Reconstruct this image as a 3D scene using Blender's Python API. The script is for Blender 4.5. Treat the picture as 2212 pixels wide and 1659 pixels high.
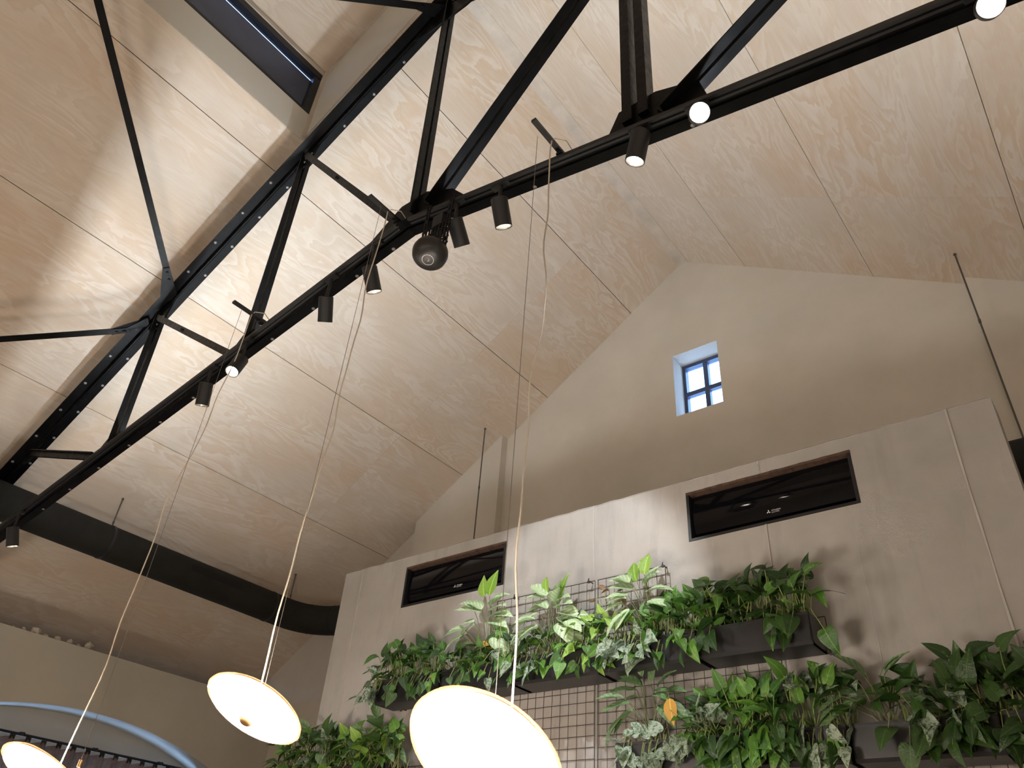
import bpy, bmesh, math, random
from mathutils import Vector, Matrix

random.seed(7)
for o in list(bpy.data.objects):
    bpy.data.objects.remove(o)
scene = bpy.context.scene
col = scene.collection

# ------------------------------------------------------------------ camera
# x runs along the gable wall, y towards it, z up; eye height is z = 0
YAW, PITCH, ROLL = math.radians(-40.518), math.radians(35.639), math.radians(4.667)
FPX = 1677.8
fwd = Vector((math.sin(YAW) * math.cos(PITCH), math.cos(YAW) * math.cos(PITCH), math.sin(PITCH)))
rt = Vector((math.cos(YAW), -math.sin(YAW), 0))
upv = rt.cross(fwd)
r2 = rt * math.cos(ROLL) + upv * math.sin(ROLL)
u2 = -rt * math.sin(ROLL) + upv * math.cos(ROLL)
cam_d = bpy.data.cameras.new('camera')
cam = bpy.data.objects.new('camera', cam_d)
col.objects.link(cam)
cam.matrix_world = Matrix(((r2.x, u2.x, -fwd.x, 0), (r2.y, u2.y, -fwd.y, 0), (r2.z, u2.z, -fwd.z, 0), (0, 0, 0, 1)))
cam_d.sensor_width = 36.0
cam_d.lens = 36.0 * FPX / 2212.0
cam_d.clip_start = 0.05
cam_d.clip_end = 200
scene.camera = cam
scene.cycles.use_light_tree = False
scene.cycles.max_bounces = 5
scene.cycles.diffuse_bounces = 3
scene.cycles.glossy_bounces = 2
scene.cycles.transmission_bounces = 2
scene.cycles.adaptive_threshold = 0.15

# ------------------------------------------------------------------ world and exposure
SKY = 8.5
world = bpy.data.worlds.new('World')
scene.world = world
world.use_nodes = True
bg = world.node_tree.nodes['Background']
bg.inputs['Color'].default_value = (0.34, 0.58, 1.0, 1)
bg.inputs['Strength'].default_value = SKY
scene.view_settings.view_transform = 'Standard'
scene.view_settings.look = 'None'
scene.view_settings.gamma = 1.0
scene.view_settings.use_curve_mapping = False
scene.view_settings.exposure = 0.0

# light levels (lamps themselves are built with their fixtures below)
LED_W = 55.0        # watts for each run of uplight along the truss
PENDANT_E = 65.0    # emission of a pendant's glowing glass
SPOT_W = 26.0       # watts per track spotlight
COOL = (0.85, 0.93, 1.0)
NEUTRAL = (0.93, 0.96, 1.0)


# ------------------------------------------------------------------ helpers
WL = {}


def tag(o, label=None, cat=None, group=None, kind=None):
    if label: o['label'] = label
    if cat: o['category'] = cat
    if group: o['group'] = group
    if kind: o['kind'] = kind
    return o


def empty(name, loc, label=None, cat=None, group=None, kind=None):
    o = bpy.data.objects.new(name, None)
    o.empty_display_size = 0.05
    col.objects.link(o)
    o.location = loc
    WL[o] = Vector(loc)
    return tag(o, label, cat, group, kind)


def wloc(o):
    return WL.get(o, Vector((0, 0, 0)))


def link_mesh(name, me, parent=None, M=None):
    """link mesh data; M is the object's matrix in the room"""
    o = bpy.data.objects.new(name, me)
    col.objects.link(o)
    M = M or Matrix.Identity(4)
    if parent is not None:
        o.parent = parent
        pl = wloc(parent)
        WL[o] = M.to_translation()
        M = Matrix.Translation(-pl) @ M
    else:
        WL[o] = M.to_translation()
    o.matrix_local = M
    return o


class MB:
    def __init__(self):
        self.v = []
        self.f = []

    def add(self, vs, fs):
        n = len(self.v)
        self.v += [tuple(p) for p in vs]
        self.f += [tuple(i + n for i in f) for f in fs]
        return self

    def box(self, x0, x1, y0, y1, z0, z1, M=None):
        vs = [Vector((x, y, z)) for x in (x0, x1) for y in (y0, y1) for z in (z0, z1)]
        if M: vs = [M @ p for p in vs]
        return self.add(vs, [(0, 1, 3, 2), (4, 6, 7, 5), (0, 4, 5, 1), (2, 3, 7, 6), (0, 2, 6, 4), (1, 5, 7, 3)])

    def prism(self, poly, ext):
        """extrude a polygon (3d points) by the vector ext"""
        n = len(poly)
        ext = Vector(ext)
        vs = [Vector(p) for p in poly] + [Vector(p) + ext for p in poly]
        fs = [tuple(range(n - 1, -1, -1)), tuple(range(n, 2 * n))]
        fs += [(i, (i + 1) % n, n + (i + 1) % n, n + i) for i in range(n)]
        return self.add(vs, fs)

    def tube(self, pts, r, n=8, caps=True):
        pts = [Vector(p) for p in pts]
        rs = r if isinstance(r, (list, tuple)) else [r] * len(pts)
        vs, fs = [], []
        prev = None
        for i, p in enumerate(pts):
            d = (pts[min(i + 1, len(pts) - 1)] - pts[max(i - 1, 0)]).normalized()
            if prev is None:
                a = d.orthogonal().normalized()
            else:
                a = (prev - d * prev.dot(d)).normalized()
            prev = a
            b = d.cross(a)
            for k in range(n):
                t = 2 * math.pi * k / n
                vs.append(p + (a * math.cos(t) + b * math.sin(t)) * rs[i])
        for i in range(len(pts) - 1):
            for k in range(n):
                k2 = (k + 1) % n
                fs.append((i * n + k, i * n + k2, (i + 1) * n + k2, (i + 1) * n + k))
        if caps:
            fs.append(tuple(range(n - 1, -1, -1)))
            fs.append(tuple((len(pts) - 1) * n + k for k in range(n)))
        return self.add(vs, fs)

    def lathe(self, prof, n=24, M=None, close=False):
        """profile of (radius, height) about the local z axis"""
        vs, fs = [], []
        rings = []
        for r, h in prof:
            if r < 1e-6:
                rings.append([len(vs)])
                vs.append(Vector((0, 0, h)))
            else:
                rings.append(list(range(len(vs), len(vs) + n)))
                for k in range(n):
                    t = 2 * math.pi * k / n
                    vs.append(Vector((r * math.cos(t), r * math.sin(t), h)))
        pairs = list(zip(rings, rings[1:]))
        if close: pairs.append((rings[-1], rings[0]))
        for a, b in pairs:
            for k in range(n):
                k2 = (k + 1) % n
                if len(a) == 1 and len(b) == 1: continue
                if len(a) == 1: fs.append((a[0], b[k], b[k2]))
                elif len(b) == 1: fs.append((a[k], b[0], a[k2]))
                else: fs.append((a[k], b[k], b[k2], a[k2]))
        if M: vs = [M @ p for p in vs]
        return self.add(vs, fs)

    def mesh(self, name, m, smooth=False, angle=None):
        me = bpy.data.meshes.new(name)
        me.from_pydata(self.v, [], self.f)
        me.update()
        bm = bmesh.new()
        bm.from_mesh(me)
        bmesh.ops.recalc_face_normals(bm, faces=bm.faces)
        bm.to_mesh(me)
        bm.free()
        if m: me.materials.append(m)
        if smooth:
            for p in me.polygons: p.use_smooth = True
            me.set_sharp_from_angle(angle=math.radians(angle or 40))
        return me

    def build(self, name, m, parent=None, smooth=False, angle=None):
        return link_mesh(name, self.mesh(name, m, smooth, angle), parent)


def frame(loc, y, z):
    """matrix at loc with local y along y and local z near z"""
    y = Vector(y).normalized()
    z = Vector(z)
    x = y.cross(z).normalized()
    z = x.cross(y)
    return Matrix(((x.x, y.x, z.x, loc[0]), (x.y, y.y, z.y, loc[1]), (x.z, y.z, z.z, loc[2]), (0, 0, 0, 1)))


def axis(loc, z):
    """matrix at loc with local z along z"""
    z = Vector(z).normalized()
    return frame(loc, z.orthogonal().normalized(), z)


# ------------------------------------------------------------------ materials
class NT:
    def __init__(self, name):
        self.m = bpy.data.materials.new(name)
        self.m.use_nodes = True
        self.t = self.m.node_tree
        self.p = self.t.nodes['Principled BSDF']
        self.out = self.t.nodes['Material Output']

    def n(self, kind, **kw):
        nd = self.t.nodes.new(kind)
        for k, v in kw.items():
            if k in nd.inputs.keys() if isinstance(k, str) else False:
                nd.inputs[k].default_value = v
            else:
                setattr(nd, k, v)
        return nd

    def l(self, a, b):
        self.t.links.new(a, b)

    def coord(self, scale=(1, 1, 1), rnd=0.0, which='Object', rot=(0, 0, 0)):
        tc = self.n('ShaderNodeTexCoord')
        mp = self.n('ShaderNodeMapping')
        mp.inputs['Scale'].default_value = scale
        mp.inputs['Rotation'].default_value = rot
        src = tc.outputs[which]
        if rnd:
            oi = self.n('ShaderNodeObjectInfo')
            ml = self.n('ShaderNodeMath', operation='MULTIPLY')
            self.l(oi.outputs['Random'], ml.inputs[0])
            ml.inputs[1].default_value = rnd
            ad = self.n('ShaderNodeVectorMath', operation='ADD')
            self.l(src, ad.inputs[0])
            self.l(ml.outputs[0], ad.inputs[1])
            src = ad.outputs[0]
        self.l(src, mp.inputs['Vector'])
        return mp.outputs['Vector']

    def noise(self, vec, scale, detail=4, rough=0.55, dist=0.0):
        nd = self.n('ShaderNodeTexNoise')
        nd.inputs['Scale'].default_value = scale
        nd.inputs['Detail'].default_value = detail
        nd.inputs['Roughness'].default_value = rough
        nd.inputs['Distortion'].default_value = dist
        if vec is not None: self.l(vec, nd.inputs['Vector'])
        return nd.outputs['Fac']

    def ramp(self, fac, stops, interp='LINEAR'):
        r = self.n('ShaderNodeValToRGB')
        r.color_ramp.interpolation = interp
        el = r.color_ramp.elements
        while len(el) < len(stops): el.new(0.5)
        for e, (pos, c) in zip(el, stops):
            e.position = pos
            e.color = (c, c, c, 1) if isinstance(c, (int, float)) else (*c, 1)
        self.l(fac, r.inputs['Fac'])
        return r.outputs['Color']

    def mix(self, fac, a, b, blend='MIX'):
        mx = self.n('ShaderNodeMix', data_type='RGBA', blend_type=blend)
        if isinstance(fac, (int, float)): mx.inputs['Factor'].default_value = fac
        else: self.l(fac, mx.inputs['Factor'])
        for val, sock in ((a, mx.inputs['A']), (b, mx.inputs['B'])):
            if isinstance(val, tuple): sock.default_value = (*val, 1)
            else: self.l(val, sock)
        return mx.outputs['Result']

    def math(self, op, a, b=None):
        nd = self.n('ShaderNodeMath', operation=op)
        for v, s in ((a, nd.inputs[0]), (b, nd.inputs[1])):
            if v is None: continue
            if isinstance(v, (int, float)): s.default_value = v
            else: self.l(v, s)
        return nd.outputs[0]

    def bump(self, h, strength=0.2, dist=0.01):
        b = self.n('ShaderNodeBump')
        b.inputs['Strength'].default_value = strength
        b.inputs['Distance'].default_value = dist
        self.l(h, b.inputs['Height'])
        self.l(b.outputs['Normal'], self.p.inputs['Normal'])

    def base(self, c):
        if isinstance(c, tuple): self.p.inputs['Base Color'].default_value = (*c, 1)
        else: self.l(c, self.p.inputs['Base Color'])

    def set(self, **kw):
        for k, v in kw.items(): self.p.inputs[k.replace('_', ' ')].default_value = v
        return self


def plain(name, c, rough=0.5, metal=0.0, var=0.12, scale=6.0, spec=0.5, bump=0.0):
    """a flat colour with slight procedural variation"""
    t = NT(name)
    v = t.coord()
    f = t.noise(v, scale, 5)
    dark = tuple(x * (1 - var) for x in c)
    lite = tuple(min(1, x * (1 + var)) for x in c)
    t.base(t.ramp(f, [(0.3, dark), (0.7, lite)]))
    t.set(Roughness=rough, Metallic=metal)
    t.p.inputs['Specular IOR Level'].default_value = spec
    if bump: t.bump(t.noise(v, scale * 12, 4), bump, 0.004)
    return t.m


def emit(name, c, s):
    t = NT(name)
    t.base(c)
    t.p.inputs['Emission Color'].default_value = (*c, 1)
    t.p.inputs['Emission Strength'].default_value = s
    return t.m


def make_ply():
    t = NT('whitewashed_plywood')
    v = t.coord((1, 1, 1), 37.0)
    # growth-ring contours, drawn out along the sheet
    mp = t.n('ShaderNodeMapping')
    mp.inputs['Scale'].default_value = (4.0, 1.0, 1.0)
    t.l(v, mp.inputs['Vector'])
    big = t.noise(mp.outputs[0], 1.25, 3.0, 0.5, 0.55)
    wob = t.noise(mp.outputs[0], 8.0, 4, 0.6, 0.4)
    h = t.math('ADD', t.math('MULTIPLY', big, 9.0), t.math('MULTIPLY', wob, 0.9))
    fr = t.math('FRACT', h)
    rings = t.ramp(fr, [(0.0, 0.15), (0.10, 0.9), (0.42, 0.62), (0.60, 0.3), (0.93, 0.08), (1.0, 0.15)])
    # fine fibre
    mp2 = t.n('ShaderNodeMapping')
    mp2.inputs['Scale'].default_value = (40, 2.2, 1)
    t.l(v, mp2.inputs['Vector'])
    fib = t.noise(mp2.outputs[0], 2.0, 4, 0.6)
    # broad tint patches (heartwood)
    mp3 = t.n('ShaderNodeMapping')
    mp3.inputs['Scale'].default_value = (1.0, 0.45, 1)
    t.l(v, mp3.inputs['Vector'])
    pat = t.noise(mp3.outputs[0], 1.6, 2, 0.5, 0.3)
    tint = t.ramp(pat, [(0.36, (0.63, 0.54, 0.44)), (0.66, (0.62, 0.48, 0.345))])
    pale = (0.735, 0.665, 0.585)
    dens = t.ramp(t.noise(mp3.outputs[0], 2.6, 2), [(0.36, 0.15), (0.60, 0.9)])
    c = t.mix(t.math('MULTIPLY', rings, dens), tint, pale)
    c = t.mix(t.ramp(fib, [(0.35, 0.0), (0.75, 0.25)]), c, (0.74, 0.68, 0.60))
    t.base(c)
    t.set(Roughness=0.55)
    t.p.inputs['Specular IOR Level'].default_value = 0.25
    t.bump(rings, 0.05, 0.002)
    return t.m


def make_concrete():
    t = NT('trowelled_concrete')
    v = t.coord()
    a = t.noise(v, 1.3, 5, 0.6)
    b = t.noise(v, 5.0, 6, 0.65)
    c = t.ramp(a, [(0.3, (0.26, 0.243, 0.222)), (0.7, (0.385, 0.362, 0.333))])
    c = t.mix(t.ramp(b, [(0.42, 0.0), (0.72, 0.5)]), c, (0.32, 0.292, 0.262))
    # dark streaks and stains run down the render
    mp = t.n('ShaderNodeMapping')
    mp.inputs['Scale'].default_value = (7, 1, 1.1)
    t.l(v, mp.inputs['Vector'])
    s = t.noise(mp.outputs[0], 1.4, 4, 0.6)
    c = t.mix(t.ramp(s, [(0.50, 0.0), (0.74, 0.5)]), c, (0.20, 0.188, 0.178))
    # trowel scars in patches
    sc = t.noise(v, 60, 3, 0.6, 1.5)
    patch = t.ramp(t.noise(v, 2.6, 2), [(0.58, 0.0), (0.64, 1.0)])
    hgt = t.math('ADD', t.math('MULTIPLY', sc, patch), t.math('MULTIPLY', b, 0.6))
    t.base(c)
    t.set(Roughness=0.75)
    t.bump(hgt, 0.6, 0.007)
    return t.m


def make_plaster(name, c1, c2, sc=1.2):
    t = NT(name)
    v = t.coord()
    a = t.noise(v, sc, 5, 0.6)
    t.base(t.ramp(a, [(0.35, c1), (0.68, c2)]))
    t.set(Roughness=0.85)
    t.bump(t.noise(v, 14, 5, 0.6), 0.15, 0.006)
    return t.m


def make_steel():
    t = NT('black_gloss_paint_steel')
    v = t.coord()
    a = t.noise(v, 9, 5, 0.6)
    t.base(t.ramp(a, [(0.4, (0.002, 0.002, 0.0022)), (0.75, (0.0055, 0.0055, 0.0058))]))
    t.l(t.ramp(t.noise(v, 30, 4), [(0.3, 0.30), (0.7, 0.48)]), t.p.inputs['Roughness'])
    t.p.inputs['Specular IOR Level'].default_value = 0.13
    t.bump(t.noise(v, 70, 4, 0.7), 0.25, 0.003)
    return t.m


def make_leaf(name, c_dark, c_lite, c_mark, mark, style):
    t = NT(name)
    v = t.coord((1, 1, 1), 11.0)
    vo = t.coord()
    oi = t.n('ShaderNodeObjectInfo')
    c = t.mix(oi.outputs['Random'], c_dark, c_lite)
    sep = t.n('ShaderNodeSeparateXYZ')
    t.l(vo, sep.inputs[0])
    ax = t.math('ABSOLUTE', sep.outputs['X'])
    if style == 'blotch':
        m = t.ramp(t.noise(v, 5.5, 4, 0.7, 0.8), [(0.50 - mark * 0.2, 0.0), (0.60 - mark * 0.2, 1.0)])
        c = t.mix(m, c, c_mark)
    elif style == 'feather':
        # pale blade with green margin and slanting side veins
        s = t.math('ADD', t.math('MULTIPLY', sep.outputs['Y'], 30.0), t.math('MULTIPLY', ax, -45.0))
        wv = t.math('SINE', t.math('ADD', s, t.math('MULTIPLY', t.noise(v, 6, 3), 4.0)))
        m = t.ramp(wv, [(0.0, 0.62), (0.5, 1.0)])
        edge = t.ramp(ax, [(0.15, 1.0), (0.26, 0.45)])
        m2 = t.math('MULTIPLY', t.math('MULTIPLY', m, edge), mark)
        c = t.mix(m2, c, c_mark)
    elif style == 'sector':
        m = t.ramp(t.noise(v, 3.0, 3, 0.6, 0.4), [(0.58, 0.0), (0.72, mark)])
        c = t.mix(m, c, c_mark)
    rib = t.ramp(ax, [(0.012, 1.0), (0.028, 0.0)])
    c = t.mix(t.math('MULTIPLY', rib, 0.45), c, tuple(min(1, x * 2.2) for x in c_lite))
    t.base(c)
    t.set(Roughness=0.38)
    t.bump(t.noise(v, 12, 3), 0.2, 0.05)
    tr = t.n('ShaderNodeBsdfTranslucent')
    t.l(c, tr.inputs['Color'])
    ms = t.n('ShaderNodeMixShader')
    ms.inputs[0].default_value = 0.28
    t.l(t.p.outputs[0], ms.inputs[1])
    t.l(tr.outputs[0], ms.inputs[2])
    t.l(ms.outputs[0], t.out.inputs['Surface'])
    return t.m


def make_pane(name, tint=(1, 1, 1), refl=1.0):
    """thin window glass: clear straight through, reflecting by Fresnel"""
    t = NT(name)
    tr = t.n('ShaderNodeBsdfTransparent')
    tr.inputs['Color'].default_value = (*tint, 1)
    gl = t.n('ShaderNodeBsdfGlossy')
    gl.inputs['Roughness'].default_value = 0.02
    lw = t.n('ShaderNodeLayerWeight')
    fac = t.math('ADD', t.math('MULTIPLY', t.math('POWER', lw.outputs['Facing'], 4.0), 0.6), 0.045)
    ms = t.n('ShaderNodeMixShader')
    t.l(t.math('MULTIPLY', fac, refl), ms.inputs[0])
    t.l(tr.outputs[0], ms.inputs[1])
    t.l(gl.outputs[0], ms.inputs[2])
    t.l(ms.outputs[0], t.out.inputs['Surface'])
    return t.m


M_PLY = make_ply()
M_CONC = make_concrete()
M_SEAM = plain('joint_filler', (0.36, 0.337, 0.31), 0.8)
M_PLASTER = make_plaster('beige_plaster', (0.58, 0.53, 0.45), (0.66, 0.605, 0.52))
M_PLASTER2 = make_plaster('grey_beige_plaster', (0.52, 0.50, 0.43), (0.59, 0.565, 0.49))
M_REVEAL = make_plaster('painted_board', (0.66, 0.63, 0.56), (0.70, 0.67, 0.60))
M_TRIM = plain('cream_trim', (0.62, 0.55, 0.47), 0.6)
M_BACK = plain('dark_underlay', (0.05, 0.035, 0.025), 0.9)
M_FLOOR = make_plaster('screed_floor', (0.30, 0.26, 0.22), (0.38, 0.34, 0.29), 2.0)
M_STEEL = make_steel()
M_RIVET = plain('worn_rivet_head', (0.22, 0.22, 0.22), 0.45, 0.4)
M_MATTE = plain('matte_black_aluminium', (0.012, 0.012, 0.013), 0.5)
M_REFLECT = plain('silver_reflector', (0.75, 0.75, 0.73), 0.3, 0.7)
M_DUCT = plain('black_fabric_duct', (0.018, 0.0175, 0.015), 0.85, bump=0.3, spec=0.25)
M_SLOT = plain('deep_black', (0.004, 0.004, 0.004), 0.9)
M_ROD = plain('galvanised_rod', (0.10, 0.095, 0.085), 0.5, 0.3)
M_FRAME = plain('black_window_frame', (0.012, 0.013, 0.016), 0.35)
M_BLUEFR = plain('dark_blue_window_frame', (0.05, 0.07, 0.13), 0.4)
M_PANE = make_pane('clear_glass')
M_DARKPANE = make_pane('clerestory_glass', (0.8, 0.85, 0.95), 1.0)
M_SHUTTER = plain('slate_shutter', (0.14, 0.145, 0.16), 0.5)
M_ACBLACK = plain('piano_black_plastic', (0.003, 0.003, 0.004), 0.05, spec=0.3)
M_ACBODY = plain('satin_black_plastic', (0.010, 0.010, 0.011), 0.4)
M_RUST = plain('brown_raw_edge', (0.075, 0.04, 0.025), 0.8, var=0.4, scale=30)
M_PRINT = plain('silver_print', (0.62, 0.62, 0.64), 0.5)
M_PLANTER = plain('graphite_planter', (0.019, 0.0185, 0.0195), 0.33, var=0.2)
M_WIRE = plain('dark_rust_wire', (0.022, 0.014, 0.011), 0.5)
M_SOIL = plain('potting_soil', (0.03, 0.02, 0.013), 0.95, var=0.4, scale=50)
M_STEM = plain('green_stem', (0.16, 0.20, 0.06), 0.5, var=0.4, scale=20)
M_BRSTEM = plain('olive_petiole', (0.10, 0.105, 0.04), 0.5, var=0.4, scale=20)
M_CORD = plain('beige_cord', (0.55, 0.49, 0.40), 0.6)
M_CABLE = plain('steel_cable', (0.28, 0.25, 0.22), 0.35, 0.7)
M_BRASS = plain('brushed_brass', (0.72, 0.45, 0.22), 0.35, 0.6)
M_SPEAKER = plain('black_speaker_shell', (0.016, 0.014, 0.013), 0.4)
M_WHITEPRINT = plain('white_ring_print', (0.7, 0.7, 0.68), 0.5)
M_CURTAIN = None
M_GLOW = emit('pendant_glow', (1.0, 0.945, 0.86), PENDANT_E)
M_LED = emit('led_strip_light', (1.0, 0.86, 0.70), 2.0)
M_SPOTLED = emit('spotlight_led', (1.0, 0.93, 0.80), 30.0)
M_SPOTLED.cycles.emission_sampling = 'NONE'


def make_amber():
    t = NT('amber_glass')
    t.base((0.92, 0.70, 0.52))
    t.set(Roughness=0.05)
    tr = t.n('ShaderNodeBsdfTransparent')
    tr.inputs['Color'].default_value = (1.0, 0.76, 0.58, 1)
    ms = t.n('ShaderNodeMixShader')
    ms.inputs[0].default_value = 0.3
    t.l(tr.outputs[0], ms.inputs[1])
    t.l(t.p.outputs[0], ms.inputs[2])
    t.l(ms.outputs[0], t.out.inputs['Surface'])
    return t.m


def make_curtain():
    t = NT('brown_curtain_cloth')
    v = t.coord()
    c = t.ramp(t.noise(v, 30, 4), [(0.3, (0.10, 0.055, 0.035)), (0.7, (0.15, 0.085, 0.055))])
    t.base(c)
    t.set(Roughness=0.9)
    tr = t.n('ShaderNodeBsdfTranslucent')
    t.l(c, tr.inputs['Color'])
    ms = t.n('ShaderNodeMixShader')
    ms.inputs[0].default_value = 0.3
    t.l(t.p.outputs[0], ms.inputs[1])
    t.l(tr.outputs[0], ms.inputs[2])
    t.l(ms.outputs[0], t.out.inputs['Surface'])
    return t.m


M_AMBER = make_amber()
M_CURTAIN = make_curtain()

# ------------------------------------------------------------------ the setting
XR, ZR, PI_ = -2.382, 5.665, 0.66         # ridge and roof pitch
SL = math.sqrt(1 + PI_ * PI_)
XW, XE = -7.40, 3.0                       # left and right walls
YE, YP, YB = 5.27, 5.18, -5.5             # gable wall, its piers, back wall
FL = -1.45
HX0, HX1, HY0, HY1 = -3.74, -1.02, -1.6, 1.745   # opening of the raised roof monitor


def roof(x):
    return ZR - PI_ * abs(x - XR)


floor_o = tag(MB().box(XW - 0.5, XE + 0.5, YB - 0.3, YE + 0.4, FL - 0.1, FL).build('floor', M_FLOOR), 'plain screed floor of the hall', None, None, 'structure')
tag(MB().box(XW - 0.4, XE + 0.4, YB - 0.3, YB, FL, 6.8).build('wall_back', M_PLASTER), 'plain plaster wall behind the viewer', None, None, 'structure')
tag(MB().box(XE, XE + 0.3, YB, YE + 0.3, FL, 2.0).build('wall_right', M_PLASTER2), 'plain side wall on the right', None, None, 'structure')

# gable wall with the window niche between two piers
mb = MB()


def gable(mb, x0, x1, z0, y, th, z1=None):
    if z1 is not None:
        poly = [(x0, y, z0), (x1, y, z0), (x1, y, z1), (x0, y, z1)]
    else:
        poly = [(x0, y, z0), (x1, y, z0), (x1, y, roof(x1) + 0.03)]
        if x0 < XR < x1: poly.append((XR, y, ZR + 0.03))
        poly.append((x0, y, roof(x0) + 0.03))
    mb.prism(poly, (0, th, 0))


WX0, WX1, WZ0, WZ1 = -2.567, -2.125, 3.862, 4.53
gable(mb, -8.3, WX0, FL, YE, 0.27)
gable(mb, WX1, XE + 0.3, FL, YE, 0.27)
gable(mb, WX0, WX1, FL, YE, 0.27, WZ0)
gable(mb, WX0, WX1, WZ1, YE, 0.27)
gable(mb, -5.6, -4.5, FL, YP, 0.09)
gable(mb, -0.145, XE + 0.1, FL, YP, 0.09)
tag(mb.build('wall_end', M_PLASTER), 'beige plaster gable wall with a small deep-set window', None, None, 'structure')

# small gable window: frame, cross bars and four panes
w = empty('window_1', (-2.346, 5.49, WZ0), 'small square window with four panes set deep in the gable wall', None, None, 'structure')
fb = MB()
for (a, b, c_, d_) in ((WX0, WX0 + 0.03, WZ0, WZ1), (WX1 - 0.03, WX1, WZ0, WZ1)):
    fb.box(a, b, 5.46, 5.52, c_, d_)
fb.box(WX0 + 0.03, WX1 - 0.03, 5.46, 5.52, WZ0, WZ0 + 0.03)
fb.box(WX0 + 0.03, WX1 - 0.03, 5.46, 5.52, WZ1 - 0.035, WZ1)
fb.build('window_frame', M_BLUEFR, w)
MB().box(-2.362, -2.318, 5.465, 5.515, WZ0 + 0.03, WZ1 - 0.035).build('mullion', M_BLUEFR, w)
MB().box(WX0 + 0.03, -2.362, 5.467, 5.513, 4.18, 4.225).build('transom_bar', M_BLUEFR, w)
MB().box(-2.318, WX1 - 0.03, 5.467, 5.513, 4.18, 4.225).build('transom_bar', M_BLUEFR, w)
for x0, x1 in ((WX0 + 0.03, -2.362), (-2.318, WX1 - 0.03)):
    for z0, z1 in ((WZ0 + 0.03, 4.18), (4.225, WZ1 - 0.035)):
        MB().box(x0, x1, 5.488, 5.494, z0, z1).build('pane', M_PANE, w)

# ceiling: dark underlay with each plywood sheet as its own panel
ceil = MB()
TH = 0.05


def slab(mb, side, x0, x1, y0, y1, t0, t1):
    """piece of roof slope between x0..x1, from t0 to t1 above the ceiling plane (vertical)"""
    vs = []
    for t in (t0, t1):
        for x, y in ((x0, y0), (x1, y0), (x1, y1), (x0, y1)):
            vs.append((x, y, roof(x) + t))
    mb.add(vs, [(3, 2, 1, 0), (4, 5, 6, 7), (0, 1, 5, 4), (1, 2, 6, 5), (2, 3, 7, 6), (3, 0, 4, 7)])


IN = 0.02     # the underlay stops short of the monitor opening
for x0, x1, y0, y1 in ((-8.1, HX0 - IN, YB - 0.3, YE + 0.2), (HX0 - IN, XR, YB - 0.3, HY0 - IN), (HX0 - IN, XR, HY1 + IN, YE + 0.2),
                       (XR, HX1 + IN, YB - 0.3, HY0 - IN), (XR, HX1 + IN, HY1 + IN, YE + 0.2), (HX1 + IN, 3.35, YB - 0.3, YE + 0.2)):
    slab(ceil, 0, x0, x1, y0, y1, 0.0128, 0.10)
ceiling = tag(ceil.build('ceiling', M_BACK), 'pitched ceiling lined with pale plywood sheets', None, None, 'structure')

XL = [-2.435, -2.99, -4.0, -5.006, -6.036, -7.05, -8.06]
XRt = [-2.33, -1.766, -0.742, 0.272, 1.29, 2.30, 3.31]
YA = [YB, -4.28, -3.06, -1.84, -0.62, 0.60, 1.82, 3.04, 4.26, YE + 0.02]


def panel(xa, xb, y0, y1):
    x0, x1 = min(xa, xb), max(xa, xb)
    g = 0.0022
    x0 += g; x1 -= g
    y0 += 0.0006; y1 -= 0.0006
    xm, ym = (x0 + x1) / 2, (y0 + y1) / 2
    th = math.atan(PI_) * (1 if xm < XR else -1)
    L = (x1 - x0) * SL / 2
    W = (y1 - y0) / 2
    m = MB().box(-L, L, -W, W, 0, 0.011)
    M = Matrix.Translation((xm, ym, roof(xm))) @ Matrix.Rotation(-th, 4, 'Y')
    return link_mesh('plywood_panel', m.mesh('plywood_panel', M_PLY), ceiling, M)


def rows(par):
    ys = [YB] + [y for i, y in enumerate(YA[1:-1]) if i % 2 == par] + [YA[-1]]
    return list(zip(ys, ys[1:]))


for cols in (XL, XRt):
    for i, (xa, xb) in enumerate(zip(cols, cols[1:])):
        lo, hi = min(xa, xb), max(xa, xb)
        par = 1
        for y0, y1 in rows(par):
            ov = hi > HX0 and lo < HX1 and y1 > HY0 and y0 < HY1
            if not ov:
                panel(xa, xb, y0, y1)
                continue
            if y0 < HY0: panel(xa, xb, y0, HY0)
            if y1 > HY1: panel(xa, xb, HY1, y1)
            ya, yb = max(y0, HY0), min(y1, HY1)
            if lo < HX0: panel(lo, HX0, ya, yb)
            if hi > HX1: panel(HX1, hi, ya, yb)

# ridge cover strip, both sides of the monitor
for y0, y1 in ((YB, HY0), (HY1, YE)):
    rb = MB().prism([(-2.440, y0, roof(-2.440) + 0.002), (-2.436, y0, roof(-2.436) - 0.006), (-2.382, y0, ZR - 0.026), (-2.328, y0, roof(-2.328) - 0.006), (-2.324, y0, roof(-2.324) + 0.002), (-2.382, y0, ZR + 0.012)], (0, y1 - y0, 0))
    tag(rb.build('trim_1' if y0 > 0 else 'trim_2', M_TRIM), 'narrow cover strip along the ridge', None, None, 'structure')

# raised roof monitor: boards, clerestory window, its own ceiling
mz0, wz0, wz1, mz1 = roof(HX0), 5.065, 5.585, 5.645
mb = MB()
mb.box(HX0 - 0.10, HX0, HY0, HY1 + 0.1, mz0 + 0.004, wz0)
mb.box(HX0 - 0.062, HX0 - 0.005, HY0, HY1 + 0.1, wz1, mz1 + 0.05)
tag(mb.build('wall_clerestory', M_REVEAL), 'painted upstand below the clerestory window', None, None, 'structure')


def mono(x):
    return mz1 + PI_ * (x - HX0)


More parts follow.
